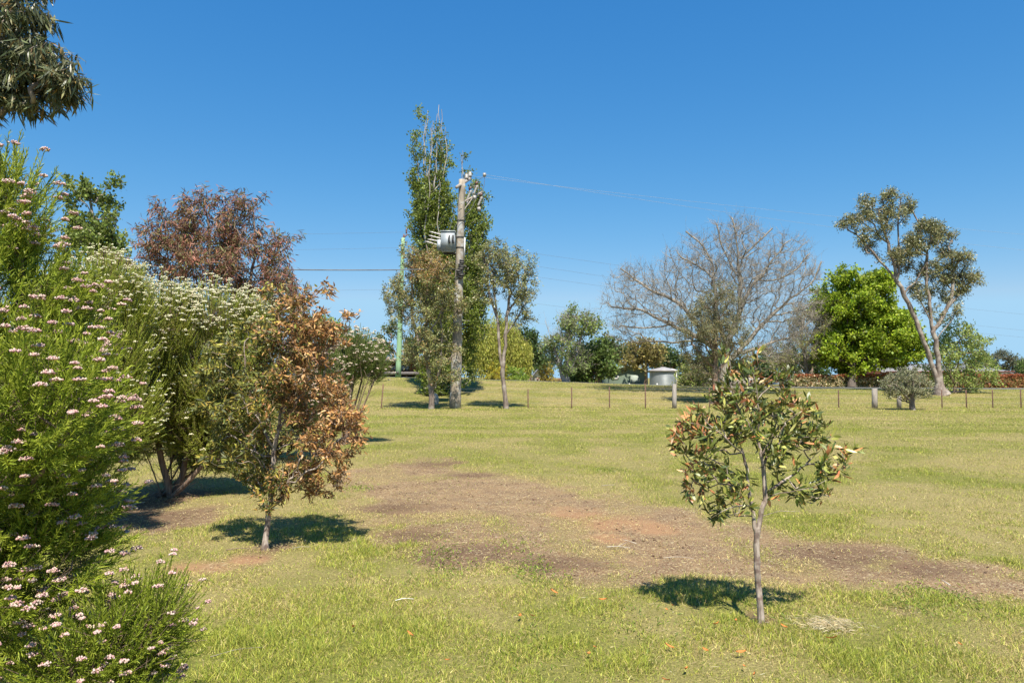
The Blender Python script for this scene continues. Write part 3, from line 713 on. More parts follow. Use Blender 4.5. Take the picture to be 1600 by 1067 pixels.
def far(name, label, d, base, clumps, cols, n=4500, R_=.25, bark='bark_brown', sz=.26, group='trees beyond the road', trunks=None, up=.2, npts=260, sig=.22, tip=.015, twigs=None):
    x, y = base; top = min(c[1] for c in clumps)
    tr = trunks or [[(x, y), (x, (y + top) / 2), (x + 2, (y * .3 + top * .7))]]
    return plant(name, label, 'tree', d, tr, clumps, npts, R_, dict(n=n, L=sz, W=sz * .8, cols=cols, sig=sig, thr=8, up=up), group=group, tip=tip, sub=14, subr=.42, bark=bark, twigs=twigs)
far('shrub', 'yellow flowering shrub at the foot of the willow', 60, (770, 598), [(770, 588, 16, 7)], [(.50, .40, .04), (.42, .36, .05), (.30, .32, .05)], 1600, .06, sz=.16, group=None, up=1., sig=.1, tip=.01, npts=70)
far('shrub', 'rounded bright green shrub at the right foot of the willow', 61, (811, 600), [(811, 590, 12, 8)], [(.20, .30, .05), (.28, .36, .06)], 1500, .06, sz=.16, group=None, sig=.1, tip=.01, npts=70)
far('background_tree', 'dark pointed tree standing just behind the willow on its right', 74, (826, 598), [(826, 540, 14, 20), (836, 556, 12, 14), (815, 530, 12, 14)], DKG)
far('background_tree', 'pale barked tree with sparse spring leaves between the willow and the bare tree', 60, (886, 598),
    [(890, 520, 30, 24), (870, 525, 20, 26), (912, 530, 20, 28), (885, 555, 34, 22), (920, 510, 12, 14)], [(.22, .30, .08), (.28, .34, .11), (.2, .24, .09)], 6000, .26, bark='bark_white', sz=.2,
    trunks=[[(886, 600), (884, 588), (876, 572), (866, 545), (858, 515), (850, 500)], [(884, 588), (896, 570), (905, 540), (912, 505)], [(886, 585), (890, 545), (888, 505)], [(876, 572), (880, 540), (872, 505)]],
    twigs=dict(n=1800, L=.8, r=.008, thr=14, up=.9))
far('background_tree', 'bushy green tree beside the pale green shed, on its left', 62, (935, 600), [(925, 565, 26, 26), (940, 572, 14, 20), (912, 580, 24, 18), (945, 548, 18, 12)], MID, 6500)
far('background_tree', 'dark dense tree beyond the pale green shed roof', 95, (968, 596), [(968, 552, 22, 16), (952, 548, 14, 12), (985, 560, 20, 16), (940, 540, 8, 6)], DKG + OLV, 4000)
far('background_tree', 'olive and yellow leaved tree standing in front of the green shed', 69, (1008, 603), [(1005, 543, 24, 16), (1018, 556, 24, 14), (992, 558, 22, 12)], [(.24, .21, .06), (.30, .24, .08), (.17, .15, .06)], 4000, .13)
far('background_tree', 'bright green low tree beside the right end of the water tank', 58, (1090, 606), [(1090, 585, 28, 16), (1078, 592, 16, 10), (1108, 580, 16, 14)], [(.20, .25, .05), (.26, .28, .07), (.14, .16, .05)], 3600, .12, sz=.2)
far('background_tree', 'dark green tree behind the grey paling fence and the bare trunk', 72, (1118, 600), [(1118, 572, 26, 18), (1150, 576, 22, 18), (1185, 578, 26, 18)], DKG, 5000, .2)
far('background_tree', 'dark tree behind the left end of the cream hedge', 76, (1222, 600), [(1215, 572, 30, 16), (1240, 566, 24, 18), (1190, 585, 20, 12)], DKG + MID, 4500, .2)
far('background_tree', 'bright green tree behind the dead orange leaves, left of the palms', 74, (528, 592), [(528, 540, 28, 34), (510, 515, 22, 22), (548, 560, 20, 28), (505, 560, 24, 36), (480, 520, 20, 26)], [(.15, .25, .04), (.20, .30, .05), (.10, .16, .03)], 8500, .3)
far('background_tree', 'dark spiky tree behind the timber house, at its left', 84, (575, 590), [(575, 545, 16, 22), (560, 560, 18, 28), (590, 556, 14, 22)], DKG, 4500, .3, up=.9)
far('background_tree', 'brownish green tree right behind the timber house roof', 86, (612, 590), [(610, 535, 20, 18), (630, 545, 24, 22), (600, 560, 20, 20), (650, 550, 20, 22)], OLV + DKG, 6500, .3)
far('background_tree', 'olive tree far off beside the power lines on the right', 105, (1528, 602), [(1528, 565, 14, 12), (1515, 572, 14, 14), (1545, 575, 12, 12)], [(.17, .24, .04), (.24, .30, .06), (.12, .16, .04)], 3600, .25)
far('background_tree', 'grey green rounded tree at the far right beyond the small gable', 110, (1568, 602), [(1568, 562, 12, 12), (1580, 572, 14, 10), (1555, 566, 8, 10), (1590, 580, 8, 6)], [(.16, .17, .10), (.12, .13, .08)], 3600, .25)
far('background_tree', 'bright green tree cut off by the right edge of the picture', 100, (1606, 602), [(1604, 580, 12, 12)], MID, 1600, .2, npts=80)
far('background_tree', 'small golden leaved tree beside the white gabled house', 74, (852, 598), [(853, 586, 7, 10)], [(.34, .26, .05), (.28, .24, .05)], 900, .08, npts=60, sz=.2)
far('background_tree', 'round green tree behind the golden one, by the white gabled house', 88, (842, 598), [(843, 575, 10, 14), (858, 572, 12, 12)], MID, 1800, .1, npts=90)
# extra screen of trees far off
for (x, y, rx, ry, dd, lab) in [(905, 572, 22, 20, 96, 'distant dark tree between the pale barked tree and the green shed'), (1050, 560, 26, 20, 100, 'distant dark tree above the water tank roof'),
                                (1150, 580, 30, 18, 104, 'distant dark tree seen through the bare tree, near its trunk'), (1265, 575, 26, 20, 100, 'distant dark tree at the left side of the bright maple')]:
    far('background_tree', lab, dd, (x, 600), [(x, y, rx, ry), (x - rx * .6, y + 8, rx * .6, ry * .7), (x + rx * .6, y + 6, rx * .6, ry * .7)], DKG, 3200, .3, sz=.34)
print('far', time.time() - T0)

# --- big bare tree
plant('bare_tree', 'huge wide leafless tree with pale grey bark near the middle right', 'tree', 45.5,
      [[(1134, 634), (1133, 600), (1131, 570), (1132, 550), (1140, 525), (1152, 500), (1158, 474), (1156, 441), (1153, 408), (1150, 369), (1143, 342)],
       [(1132, 560), (1117, 543), (1096, 530), (1074, 520), (1050, 508), (1031, 497), (1008, 486), (985, 480), (955, 478)],
       [(1117, 541), (1102, 520), (1090, 507), (1076, 490), (1064, 474), (1040, 462), (1018, 456), (990, 436), (969, 420)],
       [(1136, 540), (1124, 510), (1118, 478), (1120, 455), (1118, 435), (1097, 415), (1080, 409), (1064, 402)],
       [(1118, 440), (1110, 400), (1090, 375), (1072, 362)],
       [(1152, 500), (1163, 463), (1172, 448), (1184, 438), (1194, 425), (1200, 415), (1215, 400), (1224, 380)],
       [(1153, 405), (1172, 392), (1190, 376), (1206, 356)], [(1156, 440), (1140, 410), (1128, 385), (1120, 350)],
       [(1134, 570), (1150, 552), (1169, 533), (1186, 512), (1205, 494), (1220, 478), (1235, 467), (1255, 452), (1274, 441), (1283, 410)],
       [(1150, 555), (1172, 548), (1192, 541), (1212, 534), (1232, 527), (1250, 520)], [(1205, 494), (1230, 492), (1262, 480)],
       [(1095, 530), (1070, 535), (1040, 534), (1010, 532)], [(1050, 508), (1010, 512), (970, 510)], [(1184, 438), (1215, 440), (1240, 425), (1262, 400)]],
      [(1150, 400, 66, 62, 0), (1085, 410, 60, 48, 0), (1020, 455, 66, 52, 0), (975, 470, 40, 50, 0), (1220, 420, 58, 62, 0), (1245, 480, 46, 50), (1110, 470, 90, 60), (1050, 510, 100, 34), (1215, 520, 60, 36), (1170, 460, 60, 60), (1150, 365, 40, 32), (980, 430, 26, 20), (1268, 430, 20, 34), (1200, 545, 50, 24), (975, 520, 34, 24)],
      3300, .36, dict(n=2600, L=.08, W=.05, cols=[(.22, .17, .10), (.30, .24, .13)], thr=2, sig=.05), tip=.0078, bf=.42, bark='bark_twig', twigs=dict(n=12000, L=.62, r=.0062, thr=40, up=.45, rand=.55), foliage='buds', flare=.6, seedmin=.05)
plant('she_oak', 'dense olive green tree with fine drooping foliage in front of the bare tree trunk', 'tree', 41,
      [[(1117, 632), (1118, 600), (1117, 560), (1117, 500), (1116, 460)], [(1117, 590), (1140, 555), (1150, 530)], [(1117, 580), (1095, 555), (1085, 540)]],
      [(1118, 462, 26, 18), (1112, 490, 34, 26), (1130, 515, 36, 28), (1098, 530, 34, 28), (1135, 550, 40, 26), (1085, 560, 30, 22), (1105, 572, 30, 18), (1108, 505, 30, 30)],
      900, .17, dict(n=19000, L=.17, W=.04, cols=[(.19, .19, .10, 3), (.24, .23, .12, 2), (.28, .23, .09, 1.4), (.13, .13, .07, 1)], thr=8, sig=.10, up=-.7), tip=.008, sub=14, subr=.3, bark='bark_brown')
# --- bright maple-like tree, half bare tree, tall leaning gum and company
plant('shade_tree', 'round bright lime green tree with short shaded trunk in front of the hedge', 'tree', 63,
      [[(1331, 612), (1331, 590, .3), (1333, 565, 1), (1336, 500, 2.6), (1340, 465, 2.6)], [(1331, 575, .8), (1304, 545, 3), (1292, 505, 3)], [(1332, 573, .8), (1370, 545, 3), (1388, 515, 3)], [(1333, 555, 1.4), (1353, 505, 3), (1360, 460, 3)]],
      [(1345, 445, 34, 22, 2.0), (1310, 462, 32, 22, 2.0), (1375, 455, 22, 16, 2.0), (1300, 500, 34, 34, 2.0), (1345, 490, 44, 36, 2.0), (1390, 500, 28, 26, 2.0), (1375, 530, 48, 36, 2.0), (1320, 545, 48, 34, 2.0), (1410, 545, 26, 26, 2.0), (1360, 560, 46, 15, 2.0), (1300, 560, 34, 14, 2.0), (1425, 520, 14, 20, 2.0)],
      2300, .27, dict(n=64000, L=.24, W=.21, cols=[(.24, .33, .02, 3), (.31, .40, .025, 2), (.15, .21, .02, 1.6), (.38, .43, .05, .8)], sig=.2, thr=8, up=.1, flat=.8), tip=.02, sub=26, subr=.5, shell=.3, bark='bark_shaded', bf=.3)
plant('half_bare_tree', 'grey twiggy tree just breaking into leaf against the left side of the lime green tree', 'tree', 66,
      [[(1262, 608), (1262, 585), (1255, 550), (1250, 520), (1262, 480)], [(1262, 580), (1285, 545), (1295, 510)], [(1262, 585), (1235, 555), (1222, 540)], [(1256, 550), (1280, 500), (1290, 475)]],
      [(1285, 485, 26, 22), (1265, 510, 36, 28), (1250, 545, 44, 28), (1285, 545, 34, 30), (1235, 562, 40, 18), (1300, 520, 18, 30)],
      800, .24, dict(n=15000, L=.14, W=.10, cols=[(.26, .24, .10, 2), (.30, .33, .07, 2), (.27, .22, .14, 2)], thr=6, sig=.16), tip=.012, sub=12, subr=.4, bark='bark_twig', bf=.35, twigs=dict(n=4200, L=.7, r=.008, thr=40, up=.5))
plant('gum_tree', 'tall leaning gum tree with two clumped crowns on bare curved limbs, far right', 'tree', 46.5,
      [[(1472, 632), (1470, 612), (1462, 585), (1452, 562), (1442, 535), (1436, 505), (1424, 485), (1412, 460), (1400, 432), (1382, 415), (1362, 392), (1345, 372), (1325, 358)],
       [(1400, 432), (1396, 405), (1388, 380), (1378, 350), (1372, 330)], [(1404, 440), (1405, 400), (1404, 360), (1405, 330), (1408, 310)], [(1412, 460), (1425, 445), (1440, 430), (1448, 410), (1452, 380)],
       [(1470, 600), (1466, 565), (1460, 530), (1455, 500), (1450, 470), (1448, 430), (1449, 395)], [(1457, 520), (1470, 500), (1484, 478), (1490, 450), (1488, 425)], [(1462, 545), (1466, 520), (1476, 508), (1490, 498), (1502, 488), (1492, 480)],
       [(1455, 500), (1445, 488), (1438, 470), (1432, 455)], [(1484, 478), (1500, 455), (1515, 440)], [(1388, 380), (1370, 365), (1350, 350)]],
      [(1382, 312, 26, 12, 0), (1368, 325, 24, 12, .5), (1408, 325, 20, 12, .5), (1345, 345, 22, 10, 0), (1316, 350, 14, 10, 0), (1340, 368, 18, 9, -.3), (1400, 345, 24, 12, -.4), (1362, 385, 12, 9, .4), (1372, 362, 14, 8),
       (1415, 400, 18, 18, .3), (1402, 392, 12, 16, -.4), (1412, 380, 16, 14), (1452, 355, 24, 14, 0), (1460, 375, 24, 16, .5), (1442, 378, 14, 14, 0), (1495, 402, 22, 14, 0), (1478, 400, 20, 12, .6), (1485, 425, 26, 16, 0), (1510, 430, 18, 14, 0), (1522, 440, 10, 12, 0),
       (1436, 455, 16, 11, 0), (1465, 455, 18, 12, .5), (1505, 455, 16, 10, 0), (1470, 485, 10, 6, 0), (1500, 478, 8, 5), (1455, 415, 16, 12)],
      1500, .20, dict(n=34000, L=.17, W=.06, cols=[(.18, .185, .07, 3), (.25, .24, .10, 2), (.12, .125, .05, 1.3), (.29, .23, .11, .8)], sig=.12, thr=6, up=-.3), tip=.011, sub=20, subr=.24, bark='bark_gum', bf=.3, leafmat_='leafgum', flare=1.9)
plant('young_tree', 'small airy tree with pale new green leaves around the leaning gum trunk', 'tree', 48,
      [[(1492, 626), (1493, 600), (1496, 570), (1500, 540)], [(1493, 600), (1475, 570), (1466, 545)], [(1493, 600), (1520, 575), (1532, 550)], [(1492, 610), (1530, 600), (1550, 596)]],
      [(1495, 535, 28, 24), (1475, 555, 24, 24), (1520, 550, 24, 22), (1500, 580, 44, 18), (1530, 590, 36, 12), (1470, 595, 24, 12), (1505, 603, 36, 8), (1500, 515, 14, 10)],
      700, .09, dict(n=9000, L=.14, W=.11, cols=[(.30, .36, .09, 2), (.24, .31, .07, 2), (.34, .37, .14, 1)], thr=6, sig=.12), tip=.008, sub=10, subr=.3, bark='bark_brown', bf=.3)
plant('small_tree', 'low pale grey green bushy tree with twisted stems behind the short fence post', 'tree', 35.5,
      [[(1426, 640), (1426, 622), (1420, 605), (1412, 590)], [(1427, 625), (1436, 608), (1440, 590)], [(1426, 628), (1430, 600), (1424, 580)], [(1426, 632), (1410, 612), (1400, 600)]],
      [(1420, 582, 18, 12), (1405, 600, 26, 16), (1432, 600, 22, 18), (1415, 615, 28, 10), (1440, 612, 12, 10), (1388, 606, 10, 9)],
      600, .12, dict(n=8500, L=.085, W=.045, cols=[(.26, .27, .14, 3), (.36, .34, .22, 2), (.17, .18, .09, 1.4)], thr=8, sig=.06, up=.3), tip=.006, sub=12, subr=.13, bark='bark_gum')
print('trees', time.time() - T0)

# ------------------------------------------------------------------ hedges
def hedge(label, px0, px1, top, bot, d, red, cols_face, depth=1.2):
    x0, x1 = (px0 - 800) / F * d, (px1 - 800) / F * d
    zt = P(px0, top, d)[2]; zb = tz((x0 + x1) / 2, d) - .03
    root = empty('hedge', ((x0 + x1) / 2, d, zb + .03), label, 'hedge', 'hedges along the road'); loc = ((x0 + x1) / 2, d, zb + .03)
    m = MB(); n = int((x1 - x0) * 1500)
    q = np.stack([rng.uniform(x0, x1, n), rng.uniform(d, d + depth, n), rng.uniform(zb, zt, n)], 1)
    s = rng.random(n)
    q[s < .45, 1] = d + np.abs(rng.normal(size=(s < .45).sum())) * .15
    q[s > .75, 2] = zt - np.abs(rng.normal(size=(s > .75).sum())) * .12
    q[:, 2] += (fbm(q[:, 0] * .8, q[:, 1] * .8, 3) - .5) * .35 * (q[:, 2] - zb) / (zt - zb)
    q[:, 1] += (fbm(q[:, 0] * .9 + 8, q[:, 2] * 1.2, 3) - .5) * .6
    g = pick(cols_face, n, .2); r_ = pick([(.38, .12, .06, 2), (.46, .20, .09, 1.6), (.27, .10, .05, 1)], n, .18)
    pr = np.clip((q[:, 2] - zt + .32) / .3, 0, 1) * .8 + red
    c = np.where((rng.random(n) < pr)[:, None], r_, g)
    D = rng.normal(size=(n, 3)); D[:, 2] += .5
    leaves(m, q, D, .17, .12, c); m.build('foliage', M['leaf'], root, loc)
    for x in np.arange(x0 + .4, x1, .9):
        t = MB(); b0 = np.array([x, d + depth * .5, zb]); 
        for k in range(5):
            e = b0 + np.array([rng.normal() * .3, rng.normal() * .3, (zt - zb) * .85]); tube(t, [b0, (b0 + e) / 2 + rng.normal(size=3) * .05, e], [.035, .025, .012], 5)
        t.build('stem', M['bark_brown'], root, loc)
hedge('cream flowering hedge with red tips behind the lime green tree', 1236, 1482, 586, 611, 63.7, .06, [(.14, .16, .05, 2), (.70, .60, .40, 2.2), (.30, .26, .11, 1.3), (.52, .41, .22, 1.2)])
hedge('dense red leaved hedge running to the right edge', 1484, 1660, 586, 611, 63.7, .34, [(.22, .22, .06, 2), (.38, .22, .09, 2), (.45, .36, .15, 1)])

# ------------------------------------------------------------------ road
def road():
    xs = np.linspace(-60, 90, 151); m = MB(); V = []
    for x in xs:
        z = tz(x, 60)
        V += [(x, 54.9, z + .004), (x, 55., z + .02), (x, 59.6, z + .04), (x, 59.7, z + .004)]
    n = len(xs); f = [[i * 4 + k, (i + 1) * 4 + k, (i + 1) * 4 + k + 1, i * 4 + k + 1] for i in range(n - 1) for k in range(3)]
    m.add(V, np.array(f)); tag(m.build('road', surf('asphalt', (.075, .072, .07), (.11, .105, .10), 3, rough=.9, bump=.2)), kind='structure')
road()

# ------------------------------------------------------------------ buildings
def gx(px, d): return (px - 800) / F * d
def gz(py, d): return P(800, py, d)[2]
def part(mb, name, mat, root, loc, smooth=False): return mb.build(name, mat, root, loc, smooth)
def cladding(name, c1, c2, scale, vertical=True, rough=.7):
    m, nt, b, out = newmat(name); N = nt.nodes; K = nt.links
    tc = N.new('ShaderNodeTexCoord'); w = N.new('ShaderNodeTexWave'); w.bands_direction = 'X' if vertical else 'Z'
    w.inputs['Scale'].default_value = scale; w.inputs['Distortion'].default_value = .0
    K.new(tc.outputs['Object'], w.inputs['Vector'])
    no = N.new('ShaderNodeTexNoise'); no.inputs['Scale'].default_value = .7; no.inputs['Detail'].default_value = 6; K.new(tc.outputs['Object'], no.inputs['Vector'])
    mx = N.new('ShaderNodeMix'); mx.data_type = 'RGBA'; mx.inputs[6].default_value = (*c1, 1); mx.inputs[7].default_value = (*c2, 1); K.new(no.outputs[0], mx.inputs[0])
    K.new(mx.outputs[2], b.inputs['Base Color']); b.inputs['Roughness'].default_value = rough
    bp = N.new('ShaderNodeBump'); bp.inputs['Strength'].default_value = .8; bp.inputs['Distance'].default_value = .04
    K.new(w.outputs[0], bp.inputs['Height']); K.new(bp.outputs[0], b.inputs['Normal'])
    return m
glassm = newmat('window_glass'); glassm[2].inputs['Base Color'].default_value = (.05, .06, .075, 1); glassm[2].inputs['Roughness'].default_value = .08; GL = glassm[0]
blind = surf('pale_blind', (.30, .36, .42), (.36, .42, .48), 3, rough=.3, bump=0)
def timber_house():
    d = 68; x0, x1 = gx(560, d), gx(668, d); z0 = tz(x0, d) - .1
    r = empty('timber_house', ((x0 + x1) / 2, d, z0 + .1), 'flat roofed brown timber house behind the green pole', 'house'); L = tuple(r.location)
    w = MB(); box(w, x0, x1, d, d + 8, z0, gz(567, d)); part(w, 'wall', cladding('orange_timber', (.27, .11, .04), (.34, .15, .06), 6, False), r, L)
    w = MB(); box(w, x0 - .7, x1 + .7, d - .9, d + 8.5, gz(567, d), gz(564, d)); box(w, x0 - .7, x1 + .7, d - .98, d - .9, gz(565.6, d), gz(561, d)); part(w, 'roof', surf('dark_roof', (.07, .06, .06), (.11, .09, .085), 4), r, L)
    w = MB(); box(w, x0 - .5, x1 + .3, d - 1.9, d - .003, gz(585, d), gz(582, d))
    box(w, x0 - .5, x1 + .3, d - 1.95, d - 1.9, gz(586, d), gz(581, d)); part(w, 'verandah_roof', surf('verandah_roof', (.10, .085, .085), (.15, .13, .13), 4), r, L)
    w = MB(); box(w, x0 + .2, x1 - 1., d - .02, d - .004, z0, gz(587, d)); part(w, 'dark_glazing', GL, r, L)
    for px in (585, 600, 613, 640, 655):
        w = MB(); box(w, gx(px, d) - .06, gx(px, d) + .06, d - 1.85, d - 1.73, z0, gz(585, d)); part(w, 'post', M['rust'], r, L)
    for a, b in ((590, 597), (610, 619), (626, 640)):
        w = MB(); X0, X1 = gx(a, d), gx(b, d); Z0, Z1 = gz(579, d), gz(570, d)
        for q in ((X0, X1, Z1 - .1, Z1), (X0, X1, Z0, Z0 + .1), (X0, X0 + .1, Z0, Z1), (X1 - .1, X1, Z0, Z1), ((X0 + X1) / 2 - .05, (X0 + X1) / 2 + .05, Z0, Z1)): box(w, q[0], q[1], d - .05, d - .004, q[2], q[3])
        fr = part(w, 'window', M['dark'], r, L)
        w = MB(); box(w, X0 + .1, X1 - .1, d - .03, d - .006, Z0 + .1, Z1 - .1); w.build('pane', blind, fr, (0, 0, 0)).location = (-L[0], -L[1], -L[2])
timber_house()
def fixpane(o): pass
def gable(name, label, cat, d, px0, px1, pyeave, pyridge, depth, wallm, roofm, ridge_x=False, door=None, windows=(), fascia=None, base=None):
    x0, x1 = gx(px0, d), gx(px1, d); z0 = tz((x0 + x1) / 2, d) - .1; ze, zr = gz(pyeave, d), gz(pyridge, d); xm = (x0 + x1) / 2
    r = empty(name, (xm, d, z0 + .1), label, cat); L = (xm, d, z0 + .1)
    w = MB()
    if ridge_x:
        ym = d + depth / 2
        V = [(x0, d, z0), (x1, d, z0), (x1, d + depth, z0), (x0, d + depth, z0), (x0, d, ze), (x1, d, ze), (x1, d + depth, ze), (x0, d + depth, ze), (x0, ym, zr - .06), (x1, ym, zr - .06)]
        w.add(V, [np.array([[0, 1, 5, 4], [2, 3, 7, 6], [1, 2, 6, 5], [3, 0, 4, 7]]), np.array([[5, 6, 9], [7, 4, 8]])])
    else:
        V = [(x0, d, z0), (x1, d, z0), (x1, d + depth, z0), (x0, d + depth, z0), (x0, d, ze), (x1, d, ze), (x1, d + depth, ze), (x0, d + depth, ze), (xm, d, zr - .06), (xm, d + depth, zr - .06)]
        w.add(V, [np.array([[0, 1, 5, 4], [2, 3, 7, 6], [1, 2, 6, 5], [3, 0, 4, 7]]), np.array([[4, 5, 8], [6, 7, 9]])])
    part(w, 'wall', wallm, r, L)
    w = MB(); o = .45; t = .1
    for s in (-1, 1):
        if ridge_x:
            ym = d + depth / 2; ye = ym + s * (depth / 2 + o); zz = ze - (zr - ze) / (depth / 2) * o
            A = [(x0 - o, ym, zr), (x1 + o, ym, zr), (x1 + o, ye, zz), (x0 - o, ye, zz)]
        else:
            xe = xm + s * ((x1 - x0) / 2 + o); zz = ze - (zr - ze) / ((x1 - x0) / 2) * o
            A = [(xm, d - o, zr), (xm, d + depth + o, zr), (xe, d + depth + o, zz), (xe, d - o, zz)]
        A = np.array(A); B = A + np.array([0, 0, t])
        w.add(np.concatenate([A, B]), np.array([[0, 1, 2, 3], [7, 6, 5, 4], [0, 4, 5, 1], [1, 5, 6, 2], [2, 6, 7, 3], [3, 7, 4, 0]]))
    part(w, 'roof', roofm, r, L)
    for (a, b, t_, bt) in windows:
        w = MB(); X0, X1, Z0, Z1 = gx(a, d), gx(b, d), gz(bt, d), gz(t_, d)
        for q in ((X0, X1, Z1 - .08, Z1), (X0, X1, Z0, Z0 + .08), (X0, X0 + .08, Z0, Z1), (X1 - .08, X1, Z0, Z1)): box(w, q[0], q[1], d - .06, d - .004, q[2], q[3])
        fr = part(w, 'window', M['white'], r, L)
        w = MB(); box(w, X0 + .08, X1 - .08, d - .03, d - .006, Z0 + .08, Z1 - .08); w.build('pane', GL, fr, L)
    if door:
        a, b, t_, m_ = door; w = MB(); box(w, gx(a, d), gx(b, d), d - .05, d - .004, z0, gz(t_, d)); part(w, 'door', m_, r, L)
    return r, L, z0
gable('small_house', 'small white gabled house with grey roof beside the willow', 'house', 82, 832, 849, 588, 578, 9, M['white'], cladding('slate_grey_iron', (.13, .15, .17), (.18, .19, .21), 5), door=(838, 842, 590, M['brown_ins']), windows=[(834, 837, 588.5, 593)])
SG = cladding('pale_green_iron', (.22, .29, .22), (.27, .33, .26), 4)
gable('metal_shed', 'pale green metal shed with low gable behind the olive tree', 'shed', 72, 952, 1012, 580, 572, 12, SG, SG, door=(985, 999, 586, cladding('roller_door', (.42, .48, .42), (.46, .52, .46), 6, False)), windows=[(958, 966, 586, 592)])
# long brick house behind the hedge
BR = surf('red_brick', (.20, .07, .05), (.27, .10, .07), 14, rough=.9)
r, L, z0 = gable('brick_house', 'long low red brick house with grey iron roof behind the hedges', 'house', 78, 1382, 1562, 581, 568, 10, BR, cladding('grey_roof_iron', (.28, .27, .27), (.35, .34, .34), 5), ridge_x=True, windows=[(1405, 1412, 583, 592), (1500, 1512, 583, 592)])
for px in (1386, 1447, 1452, 1490):
    w = MB(); box(w, gx(px, 78) - .14, gx(px, 78) + .14, 76.3, 76.58, z0, gz(582, 78)); part(w, 'verandah_post', M['white'], r, L)
w = MB(); box(w, gx(1380, 78), gx(1566, 78), 76.1, 77.5, gz(581.6, 78), gz(580, 78)); part(w, 'verandah_roof', surf('maroon_gutter', (.17, .06, .05), (.22, .09, .07), 4), r, L)
gable('far_house', 'distant low gabled roof with blue grey edge above the red hedge', 'house', 98, 1553, 1580, 585, 579, 9, M['white'], cladding('blue_grey_iron', (.18, .22, .27), (.24, .28, .33), 5))
gable('far_house', 'distant pale house roof just glimpsed over the cream hedge, left of the lime green tree', 'house', 92, 1228, 1262, 588, 580, 9, M['white'], cladding('light_iron', (.4, .4, .4), (.48, .48, .48), 5))
# water tank
def tank():
    d = 64; xm = gx(1036, d); rad = (gx(1057, d) - gx(1015, d)) / 2; z0 = tz(xm, d) - .05; zt = gz(580, d)
    r = empty('water_tank', (xm, d, z0 + .05), 'round grey corrugated iron water tank with low conical roof', 'water tank'); L = (xm, d, z0 + .05)
    w = MB(); zs = np.linspace(z0, zt, 60); rr = rad + .025 * np.sin(np.arange(60) * 1.6); pts = np.stack([np.full(60, xm), np.full(60, d), zs], 1); tube(w, pts, rr, 40); part(w, 'tank_wall', M['metal'], r, L, True)
    w = MB(); tube(w, [(xm, d, zt - .03), (xm, d, zt + .09), (xm, d, zt + .1), (xm, d, zt + .38)], [rad + .15, rad + .17, rad + .1, .12], 40); part(w, 'roof', surf('tank_roof', (.26, .24, .24), (.34, .32, .31), 3, rough=.6, bump=0), r, L)
    w = MB(); tube(w, [(xm + rad * .8, d - rad * .75, z0), (xm + rad * .8, d - rad * .75, zt + .1), (xm + rad * .5, d - rad * .5, zt + .2)], .05, 6); part(w, 'pipe', M['white'], r, L)
tank()
def fence_low(name, label, pxa, pxb, d, top, mat, pales=True, postm='wood'):
    x0, x1 = gx(pxa, d), gx(pxb, d); zb = tz((x0 + x1) / 2, d); zt = gz(top, d)
    r = empty(name, ((x0 + x1) / 2, d, zb), label, 'fence'); L = ((x0 + x1) / 2, d, zb)
    if pales:
        w = MB(); x = x0
        while x < x1 - .1:
            h = zt + rng.normal() * .015; box(w, x, x + .095, d, d + .018, zb - .05, h); x += .105
        part(w, 'palings', M[mat], r, L)
    else:
        w = MB(); 
        for z in np.arange(zb + .1, zt, .09): box(w, x0, x1, d - .003, d + .003, z, z + .006)
        for x in np.arange(x0, x1, .10): box(w, x - .003, x + .003, d + .004, d + .009, zb, zt)
        part(w, 'mesh', M[mat], r, L)
    for x in np.arange(x0, x1 + .01, 2.4):
        w = MB(); tube(w, [(x, d + .09, zb - .1), (x, d + .09, zt + .06)], .045, 8); part(w, 'post', M[postm], r, L)
fence_low('paling_fence', 'dark grey paling fence behind the bare tree trunk', 1098, 1200, 66, 590, 'wood')
fence_low('mesh_fence', 'low pale wire mesh fence along the road near the water tank', 940, 1105, 61.5, 600, 'palewire', False, 'white')
fence_low('paling_fence', 'brown paling fence beside the small white gabled house', 848, 884, 76, 591, 'rust')
w = MB()
for k, (px, py, s) in enumerate([(985, 601, .6), (1000, 601, .5), (1010, 601, .55), (972, 602, .35)]):
    pass
for px in (538, 561):
    d = 54.2; x = gx(px, d); z = tz(x, d); w = MB(); box(w, x - .06, x + .06, d, d + .05, z - .1, z + (1.0 if px == 561 else .85)); o = MB()
    o_ = w.build('marker_post', M['white'], None, (x, d, z)); tag(o_, 'white roadside marker post, %s of the two seen through the pale flowered bush' % ('left' if px == 538 else 'right'), 'post', 'white marker posts by the road')

